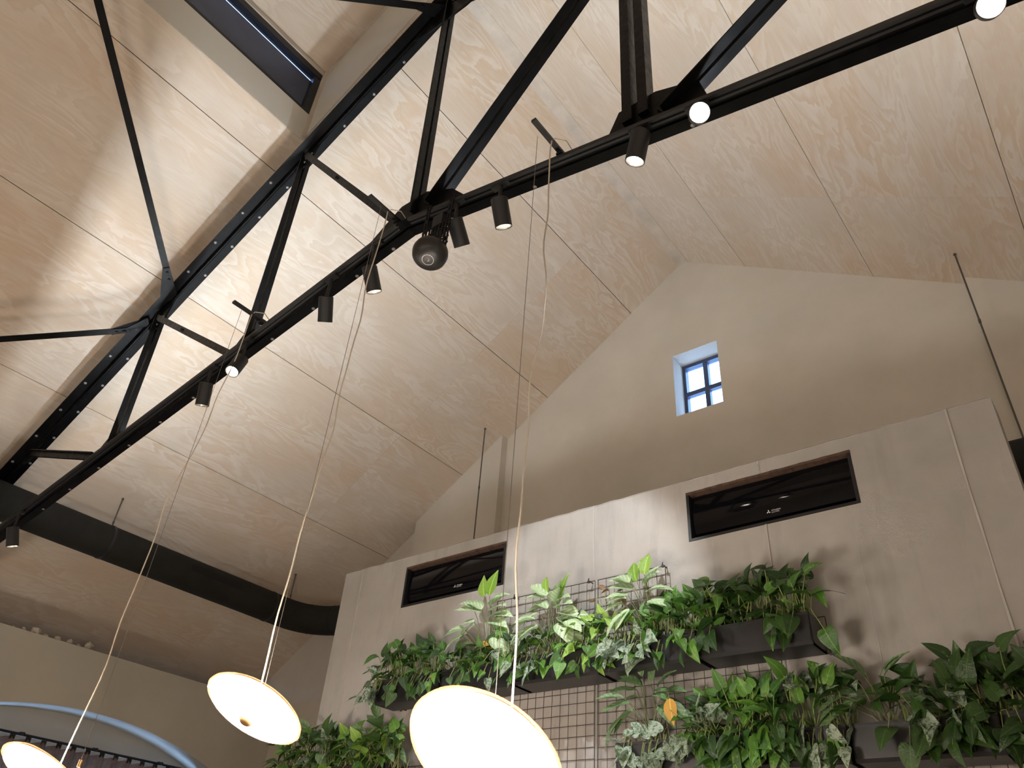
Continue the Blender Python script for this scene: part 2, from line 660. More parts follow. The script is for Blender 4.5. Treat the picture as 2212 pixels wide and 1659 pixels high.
mb = MB()
for y0, y1 in ((HY1, HY1 + 0.06), (HY0 - 0.06, HY0)):
    mb.prism([(HX0 - 0.1, y0, roof(HX0) - 0.0), (XR, y0, ZR + 0.012), (XR, y0, mono(XR) + 0.1), (HX0 - 0.1, y0, mono(HX0 - 0.1) + 0.1)], (0, y1 - y0, 0))
    mb.prism([(XR, y0, ZR + 0.012), (HX1 + .1, y0, roof(HX1)), (HX1 + 0.1, y0, mono(HX0) + 0.1), (XR, y0, mono(XR) + 0.1)], (0, y1 - y0, 0))
tag(mb.build('wall_monitor_cheek', M_REVEAL), 'painted triangular cheek beside the clerestory window', None, None, 'structure')
mb = MB()
mb.box(HX1, HX1 + 0.1, HY0, HY1, roof(HX1) + 0.004, 5.75)
tag(mb.build('wall_monitor_right', M_REVEAL), 'painted upstand on the far side of the monitor', None, None, 'structure')
mc = empty('ceiling_monitor', (XR, 0, mono(XR)), 'plywood ceiling of the raised roof monitor', None, None, 'structure')
for y0, y1 in ((HY0, -0.62), (-0.62, HY1)):
    for sgn in (-1, 1):
        L = (XR - HX0) * SL / 2
        xm = XR + sgn * (XR - HX0) / 2
        zm = mono((HX0 + XR) / 2)
        m = MB().box(-L, L, y0 + 0.001, y1 - 0.001, 0, 0.012)
        M = Matrix.Translation((xm, 0, zm)) @ Matrix.Rotation(sgn * math.atan(PI_), 4, 'Y')
        link_mesh('plywood_panel', m.mesh('plywood_panel', M_PLY), mc, M)
mb = MB()
for sgn in (-1, 1):
    a, b = XR + sgn * (XR - HX0 + 0.12), XR
    za, zb = mono(HX0 - 0.12), mono(XR)
    mb.prism([(a, HY0 - 0.1, za + 0.025), (b, HY0 - 0.1, zb + 0.025), (b, HY0 - 0.1, zb + 0.1), (a, HY0 - 0.1, za + 0.1)], (0, HY1 - HY0 + 0.2, 0))
mb.build('roof_deck', M_BACK, mc)
# corner trims
mb = MB()
mb.box(HX0 - 0.004, HX0 + 0.008, HY0, HY1, wz1 + 0.0, wz1 + 0.022)
mb.box(HX0 - 0.004, HX0 + 0.012, HY1 - 0.03, HY1, mz0 + 0.02, mz1)
d = Vector((1, 0, PI_)).normalized()
for k in (0,):
    mb.prism([(HX0, HY1 - 0.001, mz1 - 0.03), (XR, HY1 - 0.001, mono(XR) - 0.03), (XR, HY1 - 0.001, mono(XR)), (HX0, HY1 - 0.001, mz1)], (0, -0.012, 0))
tag(mb.build('trim_3', M_TRIM), 'cream corner beads in the roof monitor', None, None, 'structure')
w = empty('window_2', (HX0 - 0.05, 0.1, wz0), 'long black-framed clerestory window high under the roof', None, None, 'structure')
ya, yb = HY0 + 0.02, HY1 - 0.012
fb = MB()
fb.box(HX0 - 0.06, HX0 - 0.002, ya, yb, wz0, wz0 + 0.03)
fb.box(HX0 - 0.06, HX0 - 0.002, ya, yb, wz1 - 0.062, wz1)
fb.box(HX0 - 0.06, HX0 - 0.002, yb - 0.075, yb, wz0 + 0.03, wz1 - 0.075)
fb.box(HX0 - 0.06, HX0 - 0.002, 0.42, 0.60, wz0 + 0.03, wz1 - 0.075)
fb.build('window_frame', M_FRAME, w)
MB().box(HX0 - 0.035, HX0 - 0.029, 0.60, yb - 0.075, wz0 + 0.03, wz1 - 0.075).build('pane', M_DARKPANE, w)
MB().box(HX0 - 0.035, HX0 - 0.029, ya, 0.42, wz0 + 0.03, wz1 - 0.075).build('pane', M_DARKPANE, w)
zz = wz0 + 0.0
k = 0
while k < 10:
    MB().prism([(HX0 - 0.085, ya, zz), (HX0 - 0.078, ya, zz), (HX0 - 0.070, ya, zz + 0.0442), (HX0 - 0.077, ya, zz + 0.0442)], (0, yb - ya, 0)).build('shutter_slat', M_SHUTTER, w)
    zz += 0.0448
    k += 1

# left wall with the arched recess and the window in its back
ZW = 1.877
AC, AR, AZ, AH = 3.389, 3.58, 1.392, 1.546


def arch(y):
    return AZ - (AR - math.sqrt(AR * AR - (y - AC) ** 2))


mb = MB()
XF, XN = XW, XW - 0.33
N = 48
ysA = [AC - AH + 2 * AH * i / N for i in range(N + 1)]
mb.box(XW - 0.75, XF, YB, AC - AH, FL, ZW)
mb.box(XW - 0.75, XF, AC + AH, YE, FL, ZW)
for a, b in zip(ysA, ysA[1:]):
    poly = [(XF, a, arch(a)), (XF, b, arch(b)), (XF, b, ZW), (XF, a, ZW)]
    mb.prism(poly, (-0.75, 0, 0))
for y0, y1, z0, z1 in ((AC - AH, 2.2, FL, 1.6), (4.6, AC + AH, FL, 1.6), (2.2, 4.6, 1.09, 1.6), (2.2, 4.6, FL, -0.9)):
    mb.box(XN - 0.12, XN, y0, y1, z0, z1)
lw = tag(mb.build('wall_left', M_PLASTER2), 'grey-beige side wall with a shallow arched recess', None, None, 'structure')
w = empty('window_3', (XN - 0.06, 3.55, -0.9), 'tall window behind the curtain in the arched recess', None, None, 'structure')
fb = MB()
for y0, y1, z0, z1 in ((2.2, 2.25, -0.9, 1.09), (4.55, 4.6, -0.9, 1.09), (2.25, 4.55, -0.9, -0.85), (2.25, 4.55, 1.06, 1.09), (3.37, 3.43, -0.85, 1.06)):
    fb.box(XN - 0.09, XN - 0.04, y0, y1, z0, z1)
fb.build('window_frame', M_FRAME, w)
for y0, y1 in ((2.25, 3.37), (3.43, 4.55)):
    MB().box(XN - 0.068, XN - 0.062, y0, y1, -0.85, 1.06).build('pane', M_PANE, w)

# concrete partition with two openings
CX0, CX1, CZ, CY, CT = -4.130, -0.155, 1.976, 3.25, 0.16
OP = [(-3.535, -2.720), (-1.563, -0.745)]
OZ0, OZ1 = 1.640, 1.906
mb = MB()
xs = [CX0, OP[0][0], OP[0][1], OP[1][0], OP[1][1], CX1]
for i in range(5):
    a, b = xs[i], xs[i + 1]
    if i in (1, 3):
        mb.box(a, b, CY, CY + CT, FL, OZ0)
        mb.box(a, b, CY, CY + CT, OZ1, CZ)
    else:
        mb.box(a, b, CY, CY + CT, FL, CZ)
part = tag(mb.build('wall_partition', M_CONC), 'free-standing concrete-rendered partition carrying the planters', None, None, 'structure')
random.seed(3)
for sx, w_, zt, zb in ((-3.952, 0.006, CZ, FL), (-2.114, 0.004, CZ, FL), (-1.170, 0.006, CZ, OZ1), (-1.170, 0.006, OZ0, FL), (-0.793, 0.0025, OZ0, FL), (-0.330, 0.008, CZ, FL), (-1.93, 0.002, 1.95, FL), (-2.95, 0.003, OZ0, FL)):
    pts = []
    n = 26
    for i in range(n + 1):
        z = zt + (zb - zt) * i / n
        pts.append((sx + random.uniform(-0.0025, 0.0025), CY + 0.0005, z))
    MB().tube(pts, [w_ * random.uniform(0.6, 1.1) for _ in pts], 5).build('render_joint', M_SEAM, part)
# rough arris along the top edge
pts = [(CX0 + (CX1 - CX0) * i / 60, CY + 0.004, CZ - 0.002 + random.uniform(-0.003, 0.003)) for i in range(61)]
MB().tube(pts, 0.006, 5).build('rough_arris', M_CONC, part)

# rubble left lying on the wall head
random.seed(11)
for i, (y, s) in enumerate(((2.50, 0.02), (2.58, 0.035), (2.68, 0.085), (2.77, 0.04), (2.88, 0.05), (2.99, 0.05), (3.07, 0.03), (3.16, 0.065))):
    bm = bmesh.new()
    bmesh.ops.create_icosphere(bm, subdivisions=1, radius=s * 0.55)
    for v in bm.verts:
        v.co = Vector((v.co.x * random.uniform(0.5, 1.2), v.co.y * random.uniform(0.7, 1.5), v.co.z * random.uniform(0.5, 1.2)))
    zmin = min(v.co.z for v in bm.verts)
    me = bpy.data.meshes.new('plaster_rubble')
    bm.to_mesh(me)
    bm.free()
    me.materials.append(M_PLASTER)
    o = link_mesh('plaster_rubble', me, None, Matrix.Translation((XW - 0.05, y, ZW - zmin + 0.001)))
    tag(o, 'crumbled piece of plaster lying on the head of the left wall', 'rubble', 'plaster crumbs on the wall head')

# ------------------------------------------------------------------ the roof truss
YT = 1.70
AP = (-2.26, 5.10)


def P(x, z, y=YT):
    return Vector((x, y, z))


def angle_bar(mb, p0, p1, side, h, w, t, gap, flange_high=True, halves=(1, -1), ext=0.0):
    """pair of back-to-back steel angles in the truss plane; side is the in-plane direction of the web"""
    p0, p1 = Vector(p0), Vector(p1)
    d = (p1 - p0).normalized()
    p0 = p0 - d * ext
    p1 = p1 + d * ext
    s = Vector((-d.z, 0, d.x))
    if s.dot(Vector(side)) < 0: s = -s
    y = Vector((0, 1, 0))
    for hf in halves:
        g = gap / 2
        sec = [(-h / 2, g), (h / 2, g), (h / 2, g + w), (h / 2 - t, g + w), (h / 2 - t, g + t), (-h / 2, g + t)]
        if not flange_high: sec = [(-a, b) for a, b in sec]
        poly = [p0 + s * a + y * (hf * b) for a, b in sec]
        mb.prism(poly, p1 - p0)


def bz(x):
    return 2.892 - (0.2 * (-2.22 - x) if x < -2.22 else 0.213 * (x + 2.22))


def tz(x):
    return AP[1] - 0.567 * abs(x - AP[0])


truss = empty('roof_truss', (-2.24, YT, 1.9), 'black riveted steel roof truss spanning the hall', 'truss')
UP = (0, 0, 1)
for x_end, nm in ((-7.55, 'top_chord'), (3.28, 'top_chord')):
    mb = MB()
    angle_bar(mb, P(x_end, tz(x_end)), P(AP[0], AP[1]), UP, 0.07, 0.073, 0.009, 0.003)
    mb.build(nm, M_STEEL, truss)
for x_end in (-7.45, 3.1):
    mb = MB()
    angle_bar(mb, P(x_end, bz(x_end)), P(-2.22, 2.892), UP, 0.055, 0.050, 0.008, 0.012, False)
    mb.build('bottom_chord', M_STEEL, truss)

n3x, n2x = -3.53, -4.90
mir = lambda x: 2 * AP[0] - x + 0.02
struts = [
    (P(-2.20, 2.93), P(-2.275, 5.06), 0.05, 0.034, 'king_post'),
    (P(-3.47, 2.68), P(n3x, 4.38), 0.046, 0.032, 'strut'),
    (P(-4.78, 2.41), P(n2x, 3.57), 0.046, 0.032, 'strut'),
    (P(-4.97, 2.385), P(-6.22, 2.80), 0.046, 0.028, 'strut'),
    (P(-2.09, 2.95), P(mir(n3x), 4.28), 0.056, 0.044, 'diagonal'),
    (P(-0.80, 2.645), P(mir(n2x), 3.50), 0.056, 0.044, 'diagonal'),
    (P(0.36, 2.42), P(mir(n2x) , 3.55), 0.046, 0.034, 'strut'),
    (P(0.50, 2.39), P(1.75, 2.80), 0.046, 0.034, 'diagonal'),
]
for a, b, h, wd, nm in struts:
    mb = MB()
    angle_bar(mb, a, b, (1, 0, 0.3), h, wd, 0.007, 0.014)
    mb.build(nm, M_STEEL, truss)
# the pair of bars over the right-hand node stand apart
for dx in (-0.036, 0.036):
    mb = MB()
    mb.box(-0.905 + dx - 0.022, -0.905 + dx + 0.022, YT - 0.03, YT + 0.03, 2.68, 4.34)
    mb.build('strut', M_STEEL, truss)
# slimmer flat diagonals on the left half, each with a pair of stitch bolts
for a, b in ((P(n3x + 0.04, 4.36), P(-2.27, 2.905)), (P(n2x + 0.03, 3.52), P(-3.60, 2.645))):
    mb = MB()
    d = (b - a).normalized()
    s = Vector((-d.z, 0, d.x))
    for hf in (-1,):
        poly = [a + s * u + Vector((0, v, 0)) for u, v in ((-0.022, -0.03), (0.022, -0.03), (0.022, 0.012), (0.016, 0.012), (0.016, -0.023), (-0.022, -0.023))]
        mb.prism(poly, b - a)
    dg = mb.build('diagonal', M_STEEL, truss)
    mid = a.lerp(b, 0.42)
    for k in (-0.016, 0.016):
        MB().lathe([(0, 0.009), (0.009, 0.006), (0.012, 0.0)], 10, axis(mid + d * k + Vector((0, -0.030, 0)), (0, -1, 0))).build('bolt', M_STEEL, dg, True)

# gusset plates
G = [
    [(-2.62, bz(-2.62) + 0.01), (-2.42, 2.985), (-2.30, 3.07), (-2.12, 3.07), (-1.93, 2.965), (-1.80, bz(-1.80) + 0.01), (-2.22, 2.885)],
    [(-3.66, bz(-3.66)), (-3.53, 2.755), (-3.42, 2.755), (-3.33, bz(-3.33))],
    [(-5.05, bz(-5.05)), (-4.86, 2.49), (-4.74, 2.49), (-4.66, bz(-4.66))],
    [(n3x - 0.12, tz(n3x - 0.12)), (n3x - 0.05, 4.26), (n3x + 0.07, 4.25), (n3x + 0.16, tz(n3x + 0.16))],
    [(n2x - 0.14, tz(n2x - 0.14)), (n2x - 0.06, 3.44), (n2x + 0.08, 3.42), (n2x + 0.16, tz(n2x + 0.16))],
    [(-2.60, tz(-2.60)), (-2.42, 4.86), (-2.10, 4.86), (-1.92, tz(-1.92)), (-2.26, 5.10)],
    [(-1.06, bz(-1.06)), (-0.99, 2.80), (-0.82, 2.80), (-0.64, 2.72), (-0.60, bz(-0.60))],
    [(-6.40, tz(-6.40)), (-6.22, 2.73), (-6.08, tz(-6.08))],
    [(mir(n3x) - 0.12, tz(mir(n3x) - 0.12)), (mir(n3x), 4.16), (mir(n3x) + 0.1, tz(mir(n3x) + 0.1))],
]
for poly in G:
    MB().prism([(x, YT - 0.006, z) for x, z in poly], (0, 0.012, 0)).build('gusset_plate', M_STEEL, truss)

# rivet heads: shared mesh, one object per rivet
rv = MB().lathe([(0, 0.008), (0.008, 0.0055), (0.0115, 0.0)], 10).mesh('rivet', M_RIVET, True)
x = -7.2
k = 0
dch = Vector((1, 0, 0.567)).normalized()
ndn = Vector((0.567, 0, -1)).normalized()
while x < -2.5:
    z = tz(x)
    base = P(x, z) + ndn * (-0.035 + 0.009)
    if abs(x - n3x) > 0.1 and abs(x - n2x) > 0.1:
        for yy, off in ((-0.048, 0.0), (0.058, 0.05)):
            if x > -3.45 and yy < 0: continue
            link_mesh('rivet', rv, truss, axis(base + dch * off + Vector((0, yy, 0)), ndn))
    x += 0.262
for x in (-5.6, -5.28, -4.95, -4.62, -4.3, -3.98, -3.62, -3.28, -2.95, -2.62, -2.36, -1.95, -1.45, -0.7):
    link_mesh('rivet', rv, truss, axis(P(x, bz(x) - 0.025) + Vector((0, 0.044, 0)), (0, 0, -1)))
for x, z in ((n3x, 4.40), (n2x, 3.56)):
    for dx, dz in ((0.03, -0.06), (0.03, -0.10), (0.09, -0.05)):
        link_mesh('rivet', rv, truss, axis(P(x + dx, z + dz, YT - 0.007), (0, -1, 0)))

# conductor track for the spotlights, let into the near angle of the bottom chord
for x0, x1 in ((-7.0, -2.24), (-2.16, 2.6)):
    mb = MB()
    a, b = P(x0, bz(x0) - 0.027, YT - 0.045), P(x1, bz(x1) - 0.027, YT - 0.045)
    mb.prism([a + Vector(v) for v in ((0, -0.017, 0), (0, 0.017, 0), (0, 0.017, -0.020), (0, 0.006, -0.020), (0, 0.006, -0.008), (0, -0.006, -0.008), (0, -0.006, -0.020), (0, -0.017, -0.020))], b - a)
    mb.build('light_track', M_MATTE, truss)

# uplight profile on the far edge of the bottom chord; a lip on the near side cuts its light off
YLED = YT + 0.062
for x0, x1 in ((-5.25, -2.30), (-2.14, 0.6)):
    a, b = P(x0, bz(x0) + 0.034, YLED), P(x1, bz(x1) + 0.034, YLED)
    mb = MB()
    sec = ((0, -0.0115, 0), (0, 0.012, 0), (0, 0.012, 0.008), (0, 0.010, 0.008), (0, 0.010, 0.002), (0, -0.0095, 0.002), (0, -0.0095, 0.024), (0, -0.0115, 0.024))
    mb.prism([a + Vector(v) for v in sec], b - a)
    prof = mb.build('uplight_profile', M_MATTE, truss)
    l = bpy.data.lights.new('uplight', 'AREA')
    l.shape = 'RECTANGLE'
    l.size = (b - a).length
    l.size_y = 0.003
    l.energy = LED_W * (1.0 if x0 < -3 else 0.5)
    l.color = COOL
    o = bpy.data.objects.new('uplight', l)
    col.objects.link(o)
    o.parent = truss
    c_ = (a + b) / 2 + Vector((0, 0, 0.0045))
    dx = (b - a).normalized()
    nz = Vector((-dx.z, 0, dx.x))
    if nz.z < 0: nz = -nz
    # area lights shine along their local -z, so local z points down
    zz = -nz
    yy = zz.cross(dx)
    o.matrix_local = Matrix.Translation(-wloc(truss)) @ Matrix(((dx.x, yy.x, zz.x, c_.x), (dx.y, yy.y, zz.y, c_.y), (dx.z, yy.z, zz.z, c_.z), (0, 0, 0, 1)))

# wind braces running back from the truss nodes
def brace(p0, p1, label, plate):
    e = empty('wind_brace', p0, label, 'brace', 'bracing bars in the roof plane')
    p0, p1 = Vector(p0), Vector(p1)
    d = (p1 - p0).normalized()
    n = Vector((-0.57, 0, 1)).normalized()
    s = d.cross(n).normalized()
    mb = MB()
    t, wd = 0.006, 0.046
    mb.prism([p0 + s * a + n * b for a, b in ((-wd / 2, 0), (wd / 2, 0), (wd / 2, wd * 0.8), (wd / 2 - t, wd * 0.8), (wd / 2 - t, t), (-wd / 2, t))], p1 - p0)
    bar = mb.build('angle_bar', M_STEEL, e)
    gp = [p0 - d * 0.14 + s * 0.10 * plate, p0 - d * 0.14 - s * 0.03, p0 + d * 0.12 - s * 0.024, p0 + d * 0.12 + s * 0.024]
    MB().prism(gp, n * -0.009).build('node_plate', M_STEEL, e)
    for k in (0.03, 0.085):
        MB().lathe([(0, 0.012), (0.009, 0.011), (0.0105, 0)], 6, axis(p0 + d * k - n * 0.009, -n)).build('bolt', M_STEEL, e)
    return e


brace((-4.70, 1.60, 3.715), (-2.55, -1.16, 4.945), 'long black angle brace climbing from the truss towards the ridge', 1)
brace((-5.13, 1.62, 3.475), (-7.25, -0.99, 2.265), 'black angle brace running level to the left edge', -1)
brace((-2.36, 1.65, 5.035), (-4.2, -0.84, 3.99), 'black angle brace beside the clerestory, at the truss apex', 1)


# ------------------------------------------------------------------ track spotlights
def spot(px, py, pz, d, label, power=1.0, size=46, L=0.13, lit=True):
    d = Vector(d).normalized()
    base = Vector((px, py, pz))
    top = Vector((px, YT - 0.045, bz(px) - 0.047))
    e = empty('track_spotlight', base, label, 'spotlight', 'spotlights on the truss track')
    r = 0.0375
    M = axis(base - d * 0.012, d)
    MB().lathe([(0, 0), (r - 0.003, 0), (r, 0.003), (r, L), (r - 0.0025, L), (r - 0.004, L - 0.022), (0.021, L - 0.036), (0, L - 0.036)], 28, M).build('housing', M_MATTE, e, True)
    MB().lathe([(r - 0.0028, L - 0.002), (0.0215, L - 0.034), (0.020, L - 0.034), (r - 0.0045, L - 0.004)], 28, M).build('reflector', M_REFLECT, e, True)
    MB().lathe([(0, L - 0.031), (0.020, L - 0.032), (0.020, L - 0.034), (0, L - 0.034)], 20, M).build('led_lens', M_SPOTLED if lit else M_REFLECT, e)
    MB().tube([top + Vector((0, 0, 0.016)), top - Vector((0, 0, 0.012)), base + Vector((0, 0, 0.004))], 0.009, 8).build('swivel_stem', M_MATTE, e)
    MB().box(top.x - 0.045, top.x + 0.045, top.y - 0.014, top.y + 0.014, top.z - 0.010, top.z + 0.006).build('track_adapter', M_MATTE, e)
    if not lit: return e
    l = bpy.data.lights.new('spot_beam', 'SPOT')
    l.energy = SPOT_W * power
    l.color = NEUTRAL
    l.spot_size = math.radians(size)
    l.spot_blend = 0.5
    l.shadow_soft_size = 0.018
    o = bpy.data.objects.new('spot_beam', l)
    col.objects.link(o)
    o.parent = e
    o.location = d * (L - 0.010)
    o.rotation_euler = d.to_track_quat('-Z', 'Y').to_euler()
    return e


def towards(p, q=(0, 0, 0)):
    return Vector(q) - Vector(p)


spot(-0.875, 1.655, 2.52, (-0.341, 0.166, -0.925), 'black track spotlight right of the bracket, angled so its silver reflector shows')
spot(-1.571, 1.655, 2.600, (-0.109, 0.499, -0.86), 'black track spotlight between the round speaker and the right-hand pendant bracket', 2.4)
spot(-1.834, 1.655, 2.640, (-0.19, 0.75, -0.635), 'black track spotlight just right of the round speaker', 5.5, 52)
spot(-2.393, 1.655, 2.640, (-0.077, 0.531, -0.844), 'black track spotlight just left of the round speaker', 1.6)
spot(-2.706, 1.655, 2.600, (-0.383, 0.49, -0.783), 'black track spotlight between the speaker and the left pendant bracket, aimed away', 1.6)
spot(-3.374, 1.655, 2.486, (0.155, -0.312, -0.937), 'black track spotlight turned towards the viewer beneath the left flat diagonal')
spot(-3.675, 1.655, 2.433, (-0.264, 0.261, -0.928), 'unlit black track spotlight left of the one turned to the viewer', lit=False)
spot(-5.709, 1.655, 2.030, (0.001, 0.381, -0.925), 'black track spotlight at the far left end, below the duct')
pa, pb = (-0.64, 1.655, 2.455), (0.24, 1.655, 2.235)
spot(*pa, towards(pa, (0.25, -0.15, 0.0)), 'dazzling spotlight aimed straight at the viewer right of the truss node', 0.5, 40, 0.10)
spot(*pb, towards(pb, (0.2, -0.1, 0.0)), 'dazzling spotlight at the top right corner aimed at the viewer', 0.5, 40, 0.10)

# ------------------------------------------------------------------ round speaker under the king post
sp = empty('ceiling_speaker', (-1.93, 1.63, 2.45), 'black round speaker with a thin white ring, on a perforated bracket below the truss', 'speaker')
vd = Vector((-1.93, 1.63, 2.45)).normalized() * -1
sd = Vector((0.12, -0.22, -0.97)).normalized()
M = axis((-1.900, 1.60, 2.418), sd)
MB().lathe([(0, -0.030), (0.070, -0.030), (0.077, -0.026), (0.080, -0.010), (0.076, 0.014), (0.062, 0.034), (0.040, 0.045), (0.028, 0.047), (0, 0.048)], 36, M).build('shell', M_SPEAKER, sp, True)
MB().lathe([(0.0245, 0.0488), (0.0262, 0.0486), (0.0262, 0.0478), (0.0245, 0.0480)], 36, M, True).build('ring_print', M_WHITEPRINT, sp)
arc = [M @ Vector((0.007 * math.cos(t), 0.0055 * math.sin(t), 0.0484)) for t in [math.radians(160 + 220 * i / 10) for i in range(11)]]
MB().tube(arc, 0.0009, 5).build('logo_print', M_WHITEPRINT, sp)
# perforated strap bent from the chord down to the shell: two cheeks and a cross strap with holes
for sx in (-0.078, 0.070):
    mb = MB()
    zt_ = bz(-1.93 + sx) - 0.02
    for i in range(6):
        z0, z1 = 2.45 + (zt_ - 2.45) * i / 6, 2.45 + (zt_ - 2.45) * (i + 1) / 6
        x0 = -1.925 + sx * 1.0
        mb.box(x0 - 0.012, x0 - 0.004, 1.632, 1.636, z0, z1)
        mb.box(x0 + 0.004, x0 + 0.012, 1.632, 1.636, z0, z1)
        mb.box(x0 - 0.004, x0 + 0.004, 1.632, 1.636, z0, z0 + (z1 - z0) * 0.45)
    mb.build('perforated_strap', M_STEEL, sp)
mb = MB()
for r_ in range(4):
    z0 = 2.465 + r_ * 0.038
    for i in range(9):
        x0 = -1.992 + i * 0.0205
        mb.box(x0, x0 + 0.009, 1.612, 1.616, z0, z0 + 0.030)
    mb.box(-1.995, -1.815, 1.612, 1.616, z0 + 0.030, z0 + 0.038)
mb.box(-1.995, -1.815, 1.612, 1.616, 2.455, 2.465)
mb.build('perforated_strap', M_STEEL, sp)
MB().box(-1.945, -1.885, 1.62, 1.66, 2.58, 2.70).build('mounting_block', M_MATTE, sp)

# ------------------------------------------------------------------ pendant lamps
def wavy(p0, p1, amp, seed, n=40, sag=0.0):
    rnd = random.Random(seed)
    ph = [rnd.uniform(0, 6.28) for _ in range(8)]
    pts = []
    for i in range(n + 1):
        t = i / n
        env = math.sin(math.pi * t) ** 0.6
        ox = amp * env * (math.sin(3.1 * math.pi * t + ph[0]) + 0.55 * math.sin(7.3 * math.pi * t + ph[1]) + 0.35 * math.sin(15 * math.pi * t + ph[2]))
        oy = amp * env * (math.sin(2.6 * math.pi * t + ph[3]) + 0.5 * math.sin(8.1 * math.pi * t + ph[4]))
        p = Vector(p0).lerp(Vector(p1), t) + Vector((ox, oy, 0))
        pts.append(p)
    return pts


def pendant(bx, bzv, C, n, r, label, ring, seed, cord_side, cord_top, att=None):
    n = Vector(n).normalized()
    C = Vector(C)
    e = empty('pendant_lamp', C, label, 'pendant lamp', 'saucer pendants hung from the truss')
    M = frame(C, Vector((0, 1, 0)) - n * n.y, n)
    k = r / 0.17
    pf = lambda l: [(a * k, b * k) for a, b in l]
    g = MB().lathe(pf([(0, 0.040), (0.05, 0.038), (0.10, 0.031), (0.14, 0.018), (0.153, 0.004), (0.150, -0.010), (0.13, -0.025), (0.09, -0.035), (0.045, -0.040), (0, -0.041)]), 40, M).build('glowing_body', M_GLOW, e, True)
    MB().lathe(pf([(0.136, 0.027), (0.152, 0.018), (0.166, 0.006), (0.170, -0.004), (0.166, -0.012), (0.158, -0.015), (0.148, -0.022), (0.146, -0.019), (0.156, -0.011), (0.163, -0.009), (0.166, -0.003), (0.163, 0.004), (0.150, 0.0155), (0.135, 0.0245)]), 64, M, True).build('glass_rim', M_AMBER, e, True)
    if ring:
        for rr, hh in ((0.062, -0.0395), (0.022, -0.0425)):
            pts = [M @ Vector((rr * k * math.cos(t), rr * k * math.sin(t), hh * k)) for t in [2 * math.pi * i / 40 for i in range(41)]]
            MB().tube(pts, 0.0012, 5, False).build('moulded_ring', M_AMBER, g)
    else:
        MB().lathe([(0, -0.034), (0.014, -0.037), (0.024, -0.038), (0.0255, -0.041), (0.023, -0.049), (0.015, -0.055), (0, -0.057)], 24, M).build('finial', M_BRASS, e, True)
    top = C + n * 0.04 * k if att is None else Vector((att, C.y, C.z - n.x / n.z * (att - C.x) + 0.028 * k))
    MB().tube([top - n * 0.004, top + Vector((0, 0, 0.022))], 0.0065, 12).build('cable_sleeve', M_BRASS, e, True)
    ct = Vector((top.x, top.y, bzv))
    MB().tube([top + Vector((0, 0, 0.02)), ct], 0.0011, 6).build('steel_cable', M_CABLE, e)
    cb = C + M.to_3x3() @ Vector(cord_side) * r
    pts = wavy(cord_top, cb, 0.013, seed)
    MB().tube(pts, 0.0030, 6).build('power_cord', M_CORD, e, True)
    return e


BR = [(-1.264, 2.722), (-2.283, 2.935), (-3.320, 2.752)]
PEND = [
    ((-1.295, 1.524, 0.358), (-0.02, 0.69, 1), 0.198, 'large glowing saucer pendant nearest the viewer, in front of the planters', True, 5),
    ((-2.278, 1.537, 0.550), (0.054, 0.45, 1), 0.170, 'glowing amber-rimmed saucer pendant with a brass finial, hanging in front of the duct corner', False, 8),
    ((-3.615, 1.543, 0.420), (0.054, 0.50, 1), 0.193, 'glowing saucer pendant cut off at the bottom left corner', False, 2),
]
CS = [(0.10, 0.22, 0.21), (-0.24, 0.10, 0.21), (0.2, 0.1, 0.21)]
for (bx, bz_), (C, n, r, lab, ring, sd_), cs in zip(BR, PEND, CS):
    e = pendant(bx, bz_, C, n, r, lab, ring, sd_, cs, (bx + 0.006, 1.60, bz_ - 0.004), bx - 0.01 if bx < -3 else None)
    MB().box(bx - 0.011, bx + 0.011, 1.478, 1.715, bz_ - 0.004, bz_ + 0.010).build('bracket_arm', M_MATTE, e)
    MB().box(bx - 0.016, bx + 0.016, 1.66, 1.74, bz_ - 0.016, bz_ - 0.004).build('clamp', M_MATTE, e)
    MB().tube([(bx + 0.006, 1.60, bz_ - 0.004), (bx + 0.014, 1.61, bz_ + 0.016), (bx + 0.045, 1.65, bz_ + 0.020), (bx + 0.05, 1.70, bz_ - 0.012)], 0.0024, 6).build('cord_tail', M_CORD, e, True)

# unseen copies of the lamp, added around the viewer for general room light
for i, (x, y, z) in enumerate(((-6.3, 0.4, 0.35), (-2.4, -1.9, 0.5), (-0.2, -1.9, 0.45), (1.6, -1.9, 0.4), (-3.5, -4.2, 0.45), (-0.8, -4.2, 0.5), (1.9, 1.0, 0.45))):
    nth = ('first', 'second', 'third', 'fourth', 'fifth', 'sixth', 'seventh', 'eighth')[i]
    pendant(x, roof(x) if not (HX0 < x < HX1 and HY0 < y < HY1) else 5.6, (x, y, z), (0.05, 0.2, 1), 0.175, nth + ' saucer pendant added out of view for general light', False, 30 + i, (0.1, 0.1, 0.21), (x, y + 0.03, roof(x)))

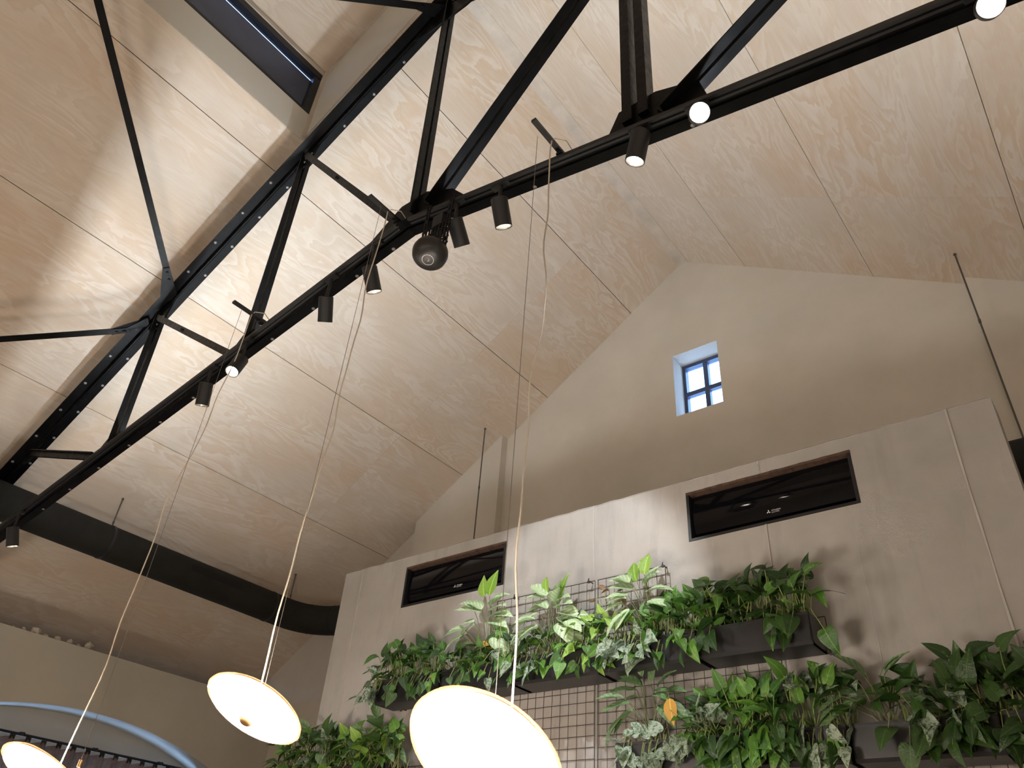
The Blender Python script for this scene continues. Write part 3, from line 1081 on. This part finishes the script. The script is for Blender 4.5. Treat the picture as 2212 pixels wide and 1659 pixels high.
# ------------------------------------------------------------------ ventilation duct
DX, DZ, DR, DY = -6.555, 2.50, 0.142, 4.92
duct = empty('ventilation_duct', (DX, 2.6, DZ - DR), 'fat black round ventilation duct along the left eaves, turning behind the partition', 'duct')
pts = [(DX, YB + 0.4, DZ)]
y = YB + 0.4
while y < 4.45:
    y += 0.35
    pts.append((DX, min(y, 4.47), DZ))
RB = 0.42
for i in range(1, 11):
    t = math.pi / 2 * i / 10
    pts.append((DX + RB * (1 - math.cos(t)), DY - RB + RB * math.sin(t), DZ))
for x in (-5.8, -5.0, -4.0, -3.0, -2.0, -1.0, 0.0, 1.0, 2.0, 2.7):
    pts.append((x, DY, DZ))
body = MB().tube(pts, DR, 32).build('duct_body', M_DUCT, duct, True)
for yy in (-1.4, 0.6, 2.60, 4.30):
    MB().tube([(DX, yy - 0.012, DZ), (DX, yy + 0.012, DZ)], DR + 0.004, 32, True).build('strap', M_MATTE, duct, True)
for a in (4, 8):
    t = math.pi / 2 * a / 10
    c_ = Vector((DX + RB * (1 - math.cos(t)), DY - RB + RB * math.sin(t), DZ))
    tg = Vector((math.sin(t), math.cos(t), 0))
    MB().tube([c_ - tg * 0.006, c_ + tg * 0.006], DR + 0.003, 32).build('fold_ridge', M_DUCT, duct, True)
ang0 = math.radians(8)
mb = MB()
sec = []
for s_ in (DR + 0.0015, DR - 0.004):
    row = []
    for k in range(5):
        t = math.radians(-2 + 26 * k / 4)
        row.append((DX + s_ * math.cos(t), DZ + s_ * math.sin(t)))
    sec += row if s_ > DR else row[::-1]
mb.prism([(a, 3.34, b) for a, b in sec], (0, 0.54, 0))
mb.build('outlet_slot', M_SLOT, duct)
for (x, y) in ((DX, 2.60), (DX, 4.52), (-4.546, 4.955), (-0.143, 4.891), (DX, 0.6)):
    MB().tube([(x, y, DZ + DR - 0.01), (x, y, roof(x) + 0.004)], 0.006, 6).build('hanger_rod', M_ROD, duct)
    MB().lathe([(0, -0.010), (0.011, -0.008), (0.011, 0.0), (0, 0.0)], 8, Matrix.Translation((x, y, roof(x) - 0.004))).build('ceiling_anchor', M_ROD, duct)
    MB().tube([(x, y, DZ + DR + 0.9 if x > -5 else DZ + DR + 0.03), (x, y, DZ + DR + 0.93 if x > -5 else DZ + DR + 0.05)], 0.009, 6).build('coupling_nut', M_ROD, duct)

# ------------------------------------------------------------------ air conditioners in the partition openings
def text_mesh(body_, size, mat):
    cu = bpy.data.curves.new('lettering', 'FONT')
    cu.body = body_
    cu.size = size
    cu.extrude = 0.0003
    cu.align_x = 'LEFT'
    to = bpy.data.objects.new('lettering_tmp', cu)
    col.objects.link(to)
    bpy.context.view_layer.update()
    me = bpy.data.meshes.new_from_object(to.evaluated_get(bpy.context.evaluated_depsgraph_get()))
    bpy.data.objects.remove(to)
    me.name = 'lettering'
    me.materials.clear()
    me.materials.append(mat)
    return me


def aircon(x0, x1, lx, label):
    e = empty('air_conditioner', ((x0 + x1) / 2, CY + 0.1, OZ0), label, 'air conditioner', 'wall units set in the partition')
    z0, z1 = OZ0, OZ1
    mb = MB()
    mb.box(x0 + 0.001, x0 + 0.016, CY - 0.002, CY + 0.14, z0 + 0.001, z1 - 0.012)
    mb.box(x1 - 0.016, x1 - 0.001, CY - 0.002, CY + 0.14, z0 + 0.001, z1 - 0.012)
    mb.box(x0 + 0.016, x1 - 0.016, CY - 0.002, CY + 0.14, z0 + 0.001, z0 + 0.014)
    mb.box(x0 + 0.016, x1 - 0.016, CY + 0.13, CY + 0.14, z0 + 0.014, z1 - 0.012)
    mb.build('niche_lining', M_ACBODY, e)
    rnd = random.Random(int(-x0 * 100))
    mb = MB()
    n = 24
    for i in range(n):
        a, b = x0 + 0.001 + (x1 - x0 - 0.002) * i / n, x0 + 0.001 + (x1 - x0 - 0.002) * (i + 1) / n
        mb.box(a, b, CY - 0.002 - rnd.uniform(0, 0.003), CY + 0.14, z1 - 0.012 - rnd.uniform(0, 0.003), z1 - 0.001)
    mb.build('raw_lintel_edge', M_RUST, e)
    MB().box(x0 + 0.022, x1 - 0.022, CY + 0.055, CY + 0.128, z0 + 0.016, z1 - 0.02).build('casing', M_ACBODY, e)
    # bowed glossy front panel
    mb = MB()
    prof = [(CY + 0.030, z0 + 0.045), (CY + 0.022, z0 + 0.075), (CY + 0.019, z0 + 0.13), (CY + 0.021, z0 + 0.19), (CY + 0.030, z1 - 0.022), (CY + 0.056, z1 - 0.022), (CY + 0.056, z0 + 0.045)]
    mb.prism([(x0 + 0.020, a, b) for a, b in prof], (x1 - x0 - 0.040, 0, 0))
    mb.build('front_panel', M_ACBLACK, e, True, 25)
    mb = MB()
    prof = [(CY + 0.034, z0 + 0.041), (CY + 0.030, z0 + 0.038), (CY + 0.046, z0 + 0.020), (CY + 0.052, z0 + 0.020), (CY + 0.052, z0 + 0.041)]
    mb.prism([(x0 + 0.024, a, b) for a, b in prof], (x1 - x0 - 0.048, 0, 0))
    mb.build('louvre', M_ACBLACK, e)
    # three-diamond mark and two lines of lettering, printed on the panel
    yl, zl = CY + 0.0218, z0 + 0.066
    mb = MB()
    s = 0.0062
    cx, cz = lx, zl + 0.004
    for a in (90, 210, 330):
        d_ = Vector((math.cos(math.radians(a)), 0, math.sin(math.radians(a))))
        q_ = Vector((-d_.z, 0, d_.x))
        o_ = Vector((cx, yl, cz))
        mb.prism([o_, o_ + d_ * s * 0.866 + q_ * s * 0.5, o_ + d_ * s * 1.732, o_ + d_ * s * 0.866 - q_ * s * 0.5], (0, -0.0006, 0))
    mb.build('logo', M_PRINT, e)
    R = Matrix.Rotation(math.pi / 2, 4, 'X')
    link_mesh('lettering', text_mesh('MITSUBISHI', 0.0088, M_PRINT), e, Matrix.Translation((lx + 0.014, yl - 0.0004, zl + 0.0048)) @ R)
    link_mesh('lettering', text_mesh('ELECTRIC', 0.0088, M_PRINT), e, Matrix.Translation((lx + 0.014, yl - 0.0004, zl - 0.0045)) @ R)
    return e


aircon(*OP[0], -3.115, 'black air conditioner in the left opening, behind the pale leaves')
aircon(*OP[1], -1.160, 'glossy black air conditioner in the right opening, mirroring the lamps')

# ------------------------------------------------------------------ wire grids, planters
def grid(x0, x1, z0, z1, label, hooks, pitch=0.05):
    yg = CY - 0.035
    e = empty('wire_grid', ((x0 + x1) / 2, yg, z0), label, 'wire grid', 'wire grids on the partition')
    mb = MB()
    n = max(1, round((x1 - x0) / pitch))
    for i in range(n + 1):
        x = x0 + (x1 - x0) * i / n
        rr = 0.0024 if i in (0, n) else 0.0014
        mb.tube([(x, yg, z0), (x, yg, z1)], rr, 5)
    mb.build('vertical_wires', M_WIRE, e)
    mb = MB()
    n = max(1, round((z1 - z0) / pitch))
    for i in range(n + 1):
        z = z0 + (z1 - z0) * i / n
        rr = 0.0022 if i in (0, n) else 0.0014
        mb.tube([(x0, yg - 0.003, z), (x1, yg - 0.003, z)], rr, 5)
    mb.build('horizontal_wires', M_WIRE, e)
    for hx, hz in hooks:
        pts = [(hx, CY + 0.002, hz + 0.006), (hx, yg - 0.004, hz + 0.004), (hx, yg - 0.009, hz + 0.010), (hx, yg - 0.006, hz + 0.018)]
        MB().tube(pts, 0.003, 6).build('hook', M_WIRE, e, True)
        MB().lathe([(0, 0), (0.008, 0.001), (0.008, 0.006), (0, 0.007)], 10, axis((hx, yg - 0.002, hz), (0, -1, 0))).build('clip', M_WIRE, e, True)
    return e


sc_ = 3.215 / 3.26
grid(-2.722, -2.082, 0.30, 1.528, 'tall wire grid on the partition left of the middle upright', [(-2.117, 1.528), (-2.60, 1.528)])
grid(-2.064, -1.680, 1.10, 1.528, 'short wire grid above the upper planters', [(-1.690, 1.528)])
grid(-2.064, -1.172, 0.30, 1.03, 'wide wire grid between the upper and lower planters', [(-1.18, 0.62)])
grid(-3.362, -0.968, 1.015, 1.165, 'long low wire strip carrying the upper planters', [(-3.362, 1.015), (-0.968, 1.015)])
grid(-0.92, 0.2, 0.40, 0.72, 'wire strip behind the lower right planters', [])
grid(-4.1, -3.0, 0.40, 0.72, 'wire strip behind the lower left planters', [])


def planter(x0, x1, z0, z1, label, grp):
    e = empty('planter_box', ((x0 + x1) / 2, 3.12, z0), label, 'planter', grp)
    y0, y1, t = 3.05, 3.205, 0.006
    mb = MB()
    b = 0.012
    # tapered trough: bevelled front edge, open top
    prof_o = [(y0, z1), (y0 + 0.002, z0 + b), (y0 + b, z0), (y1, z0), (y1, z1)]
    prof_i = [(y1 - t, z1), (y1 - t, z0 + t), (y0 + b + t, z0 + t), (y0 + t + 0.002, z0 + b + t), (y0 + t, z1)]
    mb.prism([(x0, a, c) for a, c in prof_o + prof_i], (x1 - x0, 0, 0))
    for xa in (x0, x1 - t):
        mb.prism([(xa, a, c) for a, c in prof_o], (t, 0, 0))
    mb.build('trough', M_PLANTER, e)
    MB().box(x0 + 0.001, x1 - 0.001, y0 - 0.003, y0 + 0.001, z1 - 0.010, z1).build('rim', M_PLANTER, e)
    MB().box(x0 + t, x1 - t, y0 + t + 0.003, y1 - t, z0 + 0.02, z1 - 0.015).build('soil', M_SOIL, e)
    return e


UZ0, UZ1 = 1.012, 1.136
names = ['rightmost upper planter box, its end face showing', 'second upper planter box from the right', 'third upper planter box from the right, behind trailing leaves', 'fourth upper planter box from the right, behind the big pendant', 'leftmost upper planter box']
for i, lab in enumerate(names):
    x1 = -0.98 - i * 0.490
    planter(x1 - 0.477, x1, UZ0, UZ1, lab, 'upper row of planter boxes')
LZ0, LZ1 = 0.585, 0.712
for x0, lab in ((-1.869, 'lower planter box left of the seam, below the yellow leaf'), (-1.386, 'lower planter box just right of the seam, mostly under leaves'), (-0.900, 'lower planter box with a bare front below the arching marbled plant'), (-0.414, 'lower planter box at the right edge under dark leaves'),
                (-3.735, 'lower left planter box behind the big pendant'), (-4.225, 'lower left planter box at the partition end')):
    planter(x0, x0 + 0.474, LZ0, LZ1, lab, 'lower row of planter boxes')

# ------------------------------------------------------------------ curtain in the arched recess
cr = empty('curtain_rod', (XN + 0.15, 3.39, 1.133), 'thin black curtain rod across the arched recess', 'curtain rod')
MB().tube([(XN + 0.15, 1.89, 1.138), (XN + 0.15, 4.89, 1.138)], 0.011, 10).build('rod', M_MATTE, cr, True)
for y in (2.31, 2.96, 3.61, 4.26):
    MB().tube([(XN, y, 1.153), (XN + 0.10, y, 1.158), (XN + 0.15, y, 1.138)], 0.009, 8).build('bracket', M_MATTE, cr, True)
    MB().lathe([(0, 0.014), (0.016, 0.01), (0.018, -0.006), (0.012, -0.016), (0, -0.018)], 10, Matrix.Translation((XN + 0.15, y, 1.146))).build('bracket_knob', M_MATTE, cr, True)
cu = empty('curtain', (XN + 0.145, 3.39, -1.4), 'brown pleated curtain hanging from the rod', 'curtain')
ny = 240
vs, fs = [], []
zs = [1.108, 1.04, 0.6, 0.0, -0.7, -1.38]
for i in range(ny + 1):
    y = 1.93 + 2.91 * i / ny
    ph = 2 * math.pi * (y - 1.93) / 0.132
    for j, z in enumerate(zs):
        amp = 0.024 if j < 2 else 0.034
        zz = z + (0.010 * math.cos(ph) - 0.006 if j == 0 else 0)
        vs.append((XN + 0.145 + amp * math.sin(ph) + 0.006 * math.sin(ph * 0.37 + j), y + 0.012 * math.cos(ph), zz))
for i in range(ny):
    for j in range(len(zs) - 1):
        a = i * len(zs) + j
        fs.append((a, a + len(zs), a + len(zs) + 1, a + 1))
MB().add(vs, fs).build('cloth', M_CURTAIN, cu, True, 80)
tabm = MB().box(-0.003, 0.003, -0.022, 0.022, -0.03, 0.02).mesh('curtain_tab', M_MATTE)
y = 1.96
while y < 4.82:
    link_mesh('curtain_tab', tabm, cu, Matrix.Translation((XN + 0.152, y, 1.122)))
    y += 0.132

# ------------------------------------------------------------------ plants
L_POTHOS = make_leaf('pothos_leaf', (0.035, 0.105, 0.018), (0.11, 0.25, 0.035), (0.34, 0.46, 0.16), 0.45, 'sector')
L_DARK = make_leaf('dark_pothos_leaf', (0.013, 0.040, 0.008), (0.04, 0.095, 0.016), (0.16, 0.25, 0.08), 0.35, 'sector')  # dark green leaf, its colour deepened further for the shade at lower right
L_SILVER = make_leaf('silver_marbled_leaf', (0.05, 0.085, 0.045), (0.09, 0.14, 0.07), (0.33, 0.41, 0.31), 0.35, 'blotch')
L_AGLA = make_leaf('pale_feathered_leaf', (0.12, 0.24, 0.06), (0.20, 0.34, 0.10), (0.62, 0.74, 0.50), 1.0, 'feather')
L_AGLG = make_leaf('green_feathered_leaf', (0.025, 0.085, 0.018), (0.05, 0.14, 0.03), (0.30, 0.42, 0.22), 0.6, 'feather')
L_LIME = make_leaf('fresh_lime_leaf', (0.17, 0.32, 0.04), (0.26, 0.42, 0.07), (0.5, 0.6, 0.25), 0.3, 'sector')
L_YELLOW = make_leaf('yellowed_leaf', (0.50, 0.26, 0.04), (0.60, 0.34, 0.06), (0.5, 0.3, 0.1), 0.3, 'sector')
L_BROWN = make_leaf('withered_leaf', (0.20, 0.13, 0.07), (0.30, 0.20, 0.11), (0.3, 0.2, 0.1), 0.3, 'sector')

HEART = [(-0.02, 0.0), (-0.10, 0.16), (-0.07, 0.30), (0.08, 0.38), (0.28, 0.375), (0.50, 0.29), (0.72, 0.17), (0.90, 0.06), (1.0, 0.0)]
LANCE = [(0.0, 0.0), (0.08, 0.09), (0.22, 0.165), (0.40, 0.195), (0.58, 0.175), (0.76, 0.115), (0.90, 0.045), (1.0, 0.0)]
OVAL = [(0.0, 0.0), (0.06, 0.14), (0.20, 0.25), (0.42, 0.29), (0.64, 0.235), (0.82, 0.13), (0.94, 0.045), (1.0, 0.0)]


BROAD = [(0.0, 0.0), (0.05, 0.15), (0.18, 0.28), (0.38, 0.33), (0.60, 0.28), (0.80, 0.16), (0.93, 0.05), (1.0, 0.0)]


def leaf_mesh(name, prof, mat, fold, droop, twist):
    """blade folded along its midrib, tip bending over; unit length along +y"""
    vs, fs = [], []
    for i, (y, w_) in enumerate(prof):
        yy = max(y, 0)
        bend = droop * yy * yy
        t = twist * yy
        for sx in (-1, -0.5, 0, 0.5, 1):
            x = sx * w_
            z = abs(x) * fold - bend + 0.012 * math.sin(9 * y + sx * 2) - (0.10 * w_ if abs(sx) == 1 else 0)
            if sx == 0 and y < 0: y0 = 0.0
            else: y0 = y
            vs.append((x * math.cos(t) - z * math.sin(t) * 0.3, y0 * (1 - 0.15 * droop * yy), z + x * math.sin(t)))
    for i in range(len(prof) - 1):
        for k in range(4):
            a = i * 5 + k
            fs.append((a, a + 1, a + 6, a + 5))
    me = bpy.data.meshes.new(name)
    me.from_pydata(vs, [], fs)
    me.update()
    bm = bmesh.new()
    bm.from_mesh(me)
    bmesh.ops.remove_doubles(bm, verts=bm.verts, dist=1e-4)
    bm.to_mesh(me)
    bm.free()
    me.materials.append(mat)
    for p_ in me.polygons: p_.use_smooth = True
    return me


def leaf_set(name, prof, mat):
    return [leaf_mesh(name, prof, mat, f_, d_, t_) for f_, d_, t_ in ((0.25, 0.25, 0.1), (0.45, 0.40, -0.2), (0.12, 0.55, 0.25), (0.6, 0.15, -0.1))]


S_POTHOS = leaf_set('leaf', HEART, L_POTHOS)
S_DARK = leaf_set('leaf', HEART, L_DARK)
S_SILVER = leaf_set('leaf', HEART, L_SILVER)
S_AGLA = leaf_set('leaf', BROAD, L_AGLA)
S_AGLG = leaf_set('leaf', LANCE, L_AGLG)
S_LIME = leaf_set('leaf', OVAL, L_LIME)
S_LIMEH = leaf_set('leaf', HEART, L_LIME)
S_YEL = leaf_set('leaf', OVAL, L_YELLOW)
S_BRN = leaf_set('leaf', HEART, L_BROWN)


def put_leaf(e, sets, loc, d, nrm, size, rnd, width=1.0):
    me = rnd.choice(sets)
    M = frame(loc, d, nrm) @ Matrix.Diagonal((size * width, size, size, 1))
    return link_mesh('leaf', me, e, M)


def petiole(mb, a, b, rnd, r=0.0022, lift=0.03):
    a, b = Vector(a), Vector(b)
    m1 = a.lerp(b, 0.4) + Vector((rnd.uniform(-0.01, 0.01), rnd.uniform(-0.01, 0.01), lift * 0.8))
    m2 = a.lerp(b, 0.75) + Vector((0, 0, lift))
    mb.tube([a, m1, m2, b], [r * 1.3, r, r * 0.9, r * 0.7], 5)


def bushy(x0, x1, zt, n, sets, size, height, label, seed, trail=0.25, grp='leafy plants in the planter boxes', upright=0.3, front=0.10, cat='plant'):
    """mound of leaves on thin stems, some trailing over the front of its planter"""
    rnd = random.Random(seed)
    e = empty('trailing_plant', ((x0 + x1) / 2, 3.12, zt - 0.015), label, cat, grp)
    st = MB()
    for i in range(n):
        bx = rnd.uniform(x0, x1)
        b = Vector((bx, rnd.uniform(3.08, 3.18), zt - 0.018))
        q = rnd.random()
        sz = size * rnd.uniform(0.7, 1.2)
        if q < trail:
            p = Vector((bx + rnd.uniform(-0.04, 0.04), rnd.uniform(2.99, 3.035), zt - rnd.uniform(0.0, 0.10)))
            d = Vector((rnd.uniform(-0.9, 0.9), rnd.uniform(-0.8, 0.0), -rnd.uniform(0.2, 1.1)))
            nrm = Vector((rnd.uniform(-0.9, 0.9), -rnd.uniform(0.3, 1), rnd.uniform(0.2, 1.0)))
            lift = 0.05
        elif q > 1 - upright:
            p = b + Vector((rnd.uniform(-0.05, 0.05), rnd.uniform(-0.06, 0.02), height * rnd.uniform(0.55, 1.0)))
            d = Vector((rnd.uniform(-0.9, 0.9), rnd.uniform(-0.7, 0.2), rnd.uniform(0.1, 1.0)))
            nrm = Vector((rnd.uniform(-0.5, 0.5), -0.9, 0.5))
            lift = 0.01
        else:
            p = b + Vector((rnd.uniform(-0.07, 0.07), -rnd.uniform(0.0, front), height * rnd.uniform(0.04, 0.8)))
            d = Vector((rnd.uniform(-1, 1), rnd.uniform(-1.0, 0.1), rnd.uniform(-0.7, 0.35)))
            nrm = Vector((rnd.uniform(-0.7, 0.7), rnd.uniform(-0.9, 0.1), 1.0))
            lift = 0.03
        petiole(st, b, p, rnd, lift=lift)
        ss = sets
        put_leaf(e, rnd.choice(ss), p, d, nrm, sz, rnd, rnd.uniform(0.72, 1.05))
    st.build('stems', M_STEM, e, True)
    return e


def rosette(x, zt, top, n, sets, size, label, seed, lean=0.0, grp='tall feather-leaved plants', young=S_LIME, nyoung=2, y=3.12, fan=1.0):
    """clump of long petioles rising from one point, leaves arching outwards"""
    rnd = random.Random(seed)
    e = empty('feather_leaf_plant', (x, y, zt - 0.015), label, 'plant', grp)
    st = MB()
    b0 = Vector((x, y, zt - 0.018))
    for i in range(n):
        t = i / max(1, n - 1)
        az = rnd.uniform(-1, 1)
        h = (top - zt) * (1.0 - 0.62 * t) * rnd.uniform(0.85, 1.0)
        out = (0.03 + 0.13 * t) * fan
        side = (1 if i % 2 else -1) * rnd.uniform(0.35, 1.0)
        p = b0 + Vector((lean * h + side * out, rnd.uniform(-0.9, 0.1) * out * 0.7, h))
        if i < nyoung:
            d = Vector((side * 0.35 + lean, -0.1, 1.0))
            nrm = Vector((rnd.uniform(-0.4, 0.4), -1, 0.2))
            ss = young
        else:
            d = Vector((side * (0.6 + 0.5 * t), -0.25 + rnd.uniform(-0.2, 0.2), 0.45 - 1.0 * t + rnd.uniform(-0.1, 0.2)))
            nrm = Vector((side * -0.1, -0.75, 1.0))
            ss = sets
        petiole(st, b0 + Vector((rnd.uniform(-0.02, 0.02), rnd.uniform(-0.015, 0.015), 0)), p, rnd, 0.0022, 0.02)
        put_leaf(e, ss, p, d, nrm, size * rnd.uniform(0.85, 1.15), rnd)
    st.build('stems', M_BRSTEM, e, True)
    return e


UPG = 'leafy plants in the upper planters'
LOG = 'leafy plants in the lower planters'
T = UZ1
bushy(-3.42, -3.02, T, 112, [S_POTHOS, S_DARK, S_DARK], 0.072, 0.20, 'bushy mixed green plant at the left end of the upper row', 21, 0.22, UPG)
bushy(-3.50, -3.36, T, 19, [S_SILVER], 0.072, 0.13, 'silver marbled plant spilling over the left end of the upper row', 22, 0.55, UPG)
bushy(-3.03, -2.60, T, 89, [S_POTHOS, S_DARK], 0.070, 0.15, 'low green plant around the foot of the leftmost pale feathered plant', 23, 0.12, UPG)
rosette(-2.66, T, 1.56, 22, S_AGLA, 0.135, 'leftmost pale feathered plant, in front of the left air conditioner', 24, -0.16)
e = rosette(-2.60, T, 1.24, 3, S_YEL, 0.11, 'drooping yellowed leaves at the foot of the leftmost pale feathered plant', 25, 0.0, 'yellowed leaves', S_YEL, 0)
bushy(-2.60, -2.16, T, 91, [S_POTHOS, S_POTHOS, S_DARK, S_SILVER], 0.067, 0.15, 'trailing green plant above the big pendant', 26, 0.42, UPG)
rosette(-2.235, T, 1.50, 22, S_AGLA, 0.13, 'middle pale feathered plant above the big pendant', 27, -0.10)
bushy(-2.15, -1.84, T, 82, [S_POTHOS, S_POTHOS, S_LIMEH, S_DARK], 0.067, 0.16, 'lime and green heart-leaved plant in the middle of the upper row', 28, 0.25, UPG)
bushy(-1.92, -1.70, T, 28, [S_SILVER], 0.082, 0.05, 'silver heart-leaved plant trailing over the middle planter', 29, 0.85, UPG)
rosette(-1.70, T, 1.49, 20, S_AGLA, 0.125, 'rightmost pale feathered plant by the top hook of the wire grid', 30, -0.22)
e = bushy(-1.96, -1.88, 1.35, 6, [S_BRN], 0.058, 0.13, 'withered twig of brown leaves above the upper row', 31, 0.0, 'withered shoots')
bushy(-1.72, -1.38, T, 118, [S_POTHOS, S_POTHOS, S_POTHOS, S_DARK], 0.079, 0.20, 'glossy bright green pothos right of the rightmost feathered plant', 32, 0.10, UPG, 0.35)
bushy(-1.42, -1.00, T, 141, [S_POTHOS, S_DARK, S_DARK], 0.084, 0.22, 'upright dark green pothos in the rightmost upper planter', 33, 0.06, UPG, 0.5)
rnd = random.Random(5)
e = empty('trailing_plant', (-0.99, 3.12, T - 0.015), 'single vine with one hanging leaf at the right end of the upper row', 'plant', 'single vines')
MB().tube([(-1.0, 3.10, T - 0.02), (-0.975, 3.06, T + 0.02), (-0.955, 3.05, T - 0.02), (-0.93, 3.06, T - 0.08)], 0.002, 5).build('stems', M_STEM, e, True)
put_leaf(e, S_POTHOS, (-0.93, 3.06, T - 0.078), (0.25, -0.1, -1), (-0.2, -1, 0.1), 0.10, rnd, 1.0)
put_leaf(e, S_DARK, (-0.955, 3.05, T + 0.06), (0.9, -0.2, 0.35), (0, -0.6, 1), 0.12, rnd, 0.7)

T = LZ1
bushy(-4.20, -3.72, T, 112, [S_DARK, S_DARK, S_SILVER, S_POTHOS], 0.082, 0.22, 'dark mixed foliage at the partition end beside the small pendant', 41, 0.1, LOG, 0.4)
bushy(-3.74, -3.20, T, 118, [S_POTHOS, S_POTHOS, S_LIMEH, S_DARK], 0.082, 0.20, 'bright green foliage left of the big pendant', 42, 0.1, LOG, 0.3)
rosette(-3.36, T, 0.98, 15, S_AGLG, 0.13, 'arching marbled plant left of the big pendant', 43, -0.2, 'arching marbled plants', S_AGLG, 0)
rosette(-3.95, T, 0.98, 10, S_AGLG, 0.12, 'dark arching plant behind the small pendant', 44, -0.1, 'arching marbled plants', S_AGLG, 0)
rosette(-1.72, T, 1.03, 20, S_AGLG, 0.135, 'tall striped plant in the lower row beside the yellow leaf', 45, -0.10, 'arching marbled plants', S_AGLG, 2)
e = empty('yellow_leaf_stalk', (-1.60, 3.10, T - 0.015), 'single yellow leaf nodding on a curved stalk in the lower row', 'plant')
MB().tube([(-1.64, 3.11, T - 0.02), (-1.645, 3.09, 0.80), (-1.635, 3.07, 0.87), (-1.61, 3.045, 0.89), (-1.592, 3.03, 0.86)], 0.0028, 6).build('stems', M_BRSTEM, e, True)
put_leaf(e, S_YEL, (-1.592, 3.028, 0.862), (0.02, -0.1, -1), (-0.1, -1, 0.2), 0.105, rnd, 1.05)
bushy(-1.84, -1.62, T, 19, [S_SILVER], 0.082, 0.06, 'silver marbled leaves over the front of the lower planter under the striped plant', 46, 0.6, LOG)
bushy(-1.56, -1.40, T, 24, [S_SILVER], 0.077, 0.12, 'pale marbled leaves right of the yellow leaf', 47, 0.45, LOG)
bushy(-1.48, -1.12, T, 131, [S_POTHOS, S_POTHOS, S_POTHOS, S_DARK], 0.084, 0.20, 'bright green pothos in the lower row right of the pale marbled leaves', 48, 0.3, LOG, 0.3)
bushy(-1.16, -0.90, T, 72, [S_POTHOS, S_DARK, S_SILVER], 0.089, 0.22, 'mixed pothos with one tall leaf in the lower row', 49, 0.35, LOG, 0.4)
rosette(-0.78, T, 0.93, 15, S_AGLG, 0.13, 'arching marbled plant against the bare part of the partition', 50, -0.1, 'arching marbled plants', S_AGLG, 0)
bushy(-0.74, -0.50, T, 56, [S_DARK, S_DARK, S_SILVER], 0.091, 0.18, 'dark leaves right of the arching marbled plant', 51, 0.25, LOG, 0.35)
bushy(-0.52, -0.18, T, 108, [S_DARK], 0.094, 0.22, 'large dark shaded leaves at the bottom right corner', 52, 0.25, LOG, 0.4)
bushy(-0.20, 0.06, T, 45, [S_DARK], 0.094, 0.20, 'dark foliage past the right edge of the partition', 53, 0.2, LOG, 0.4)
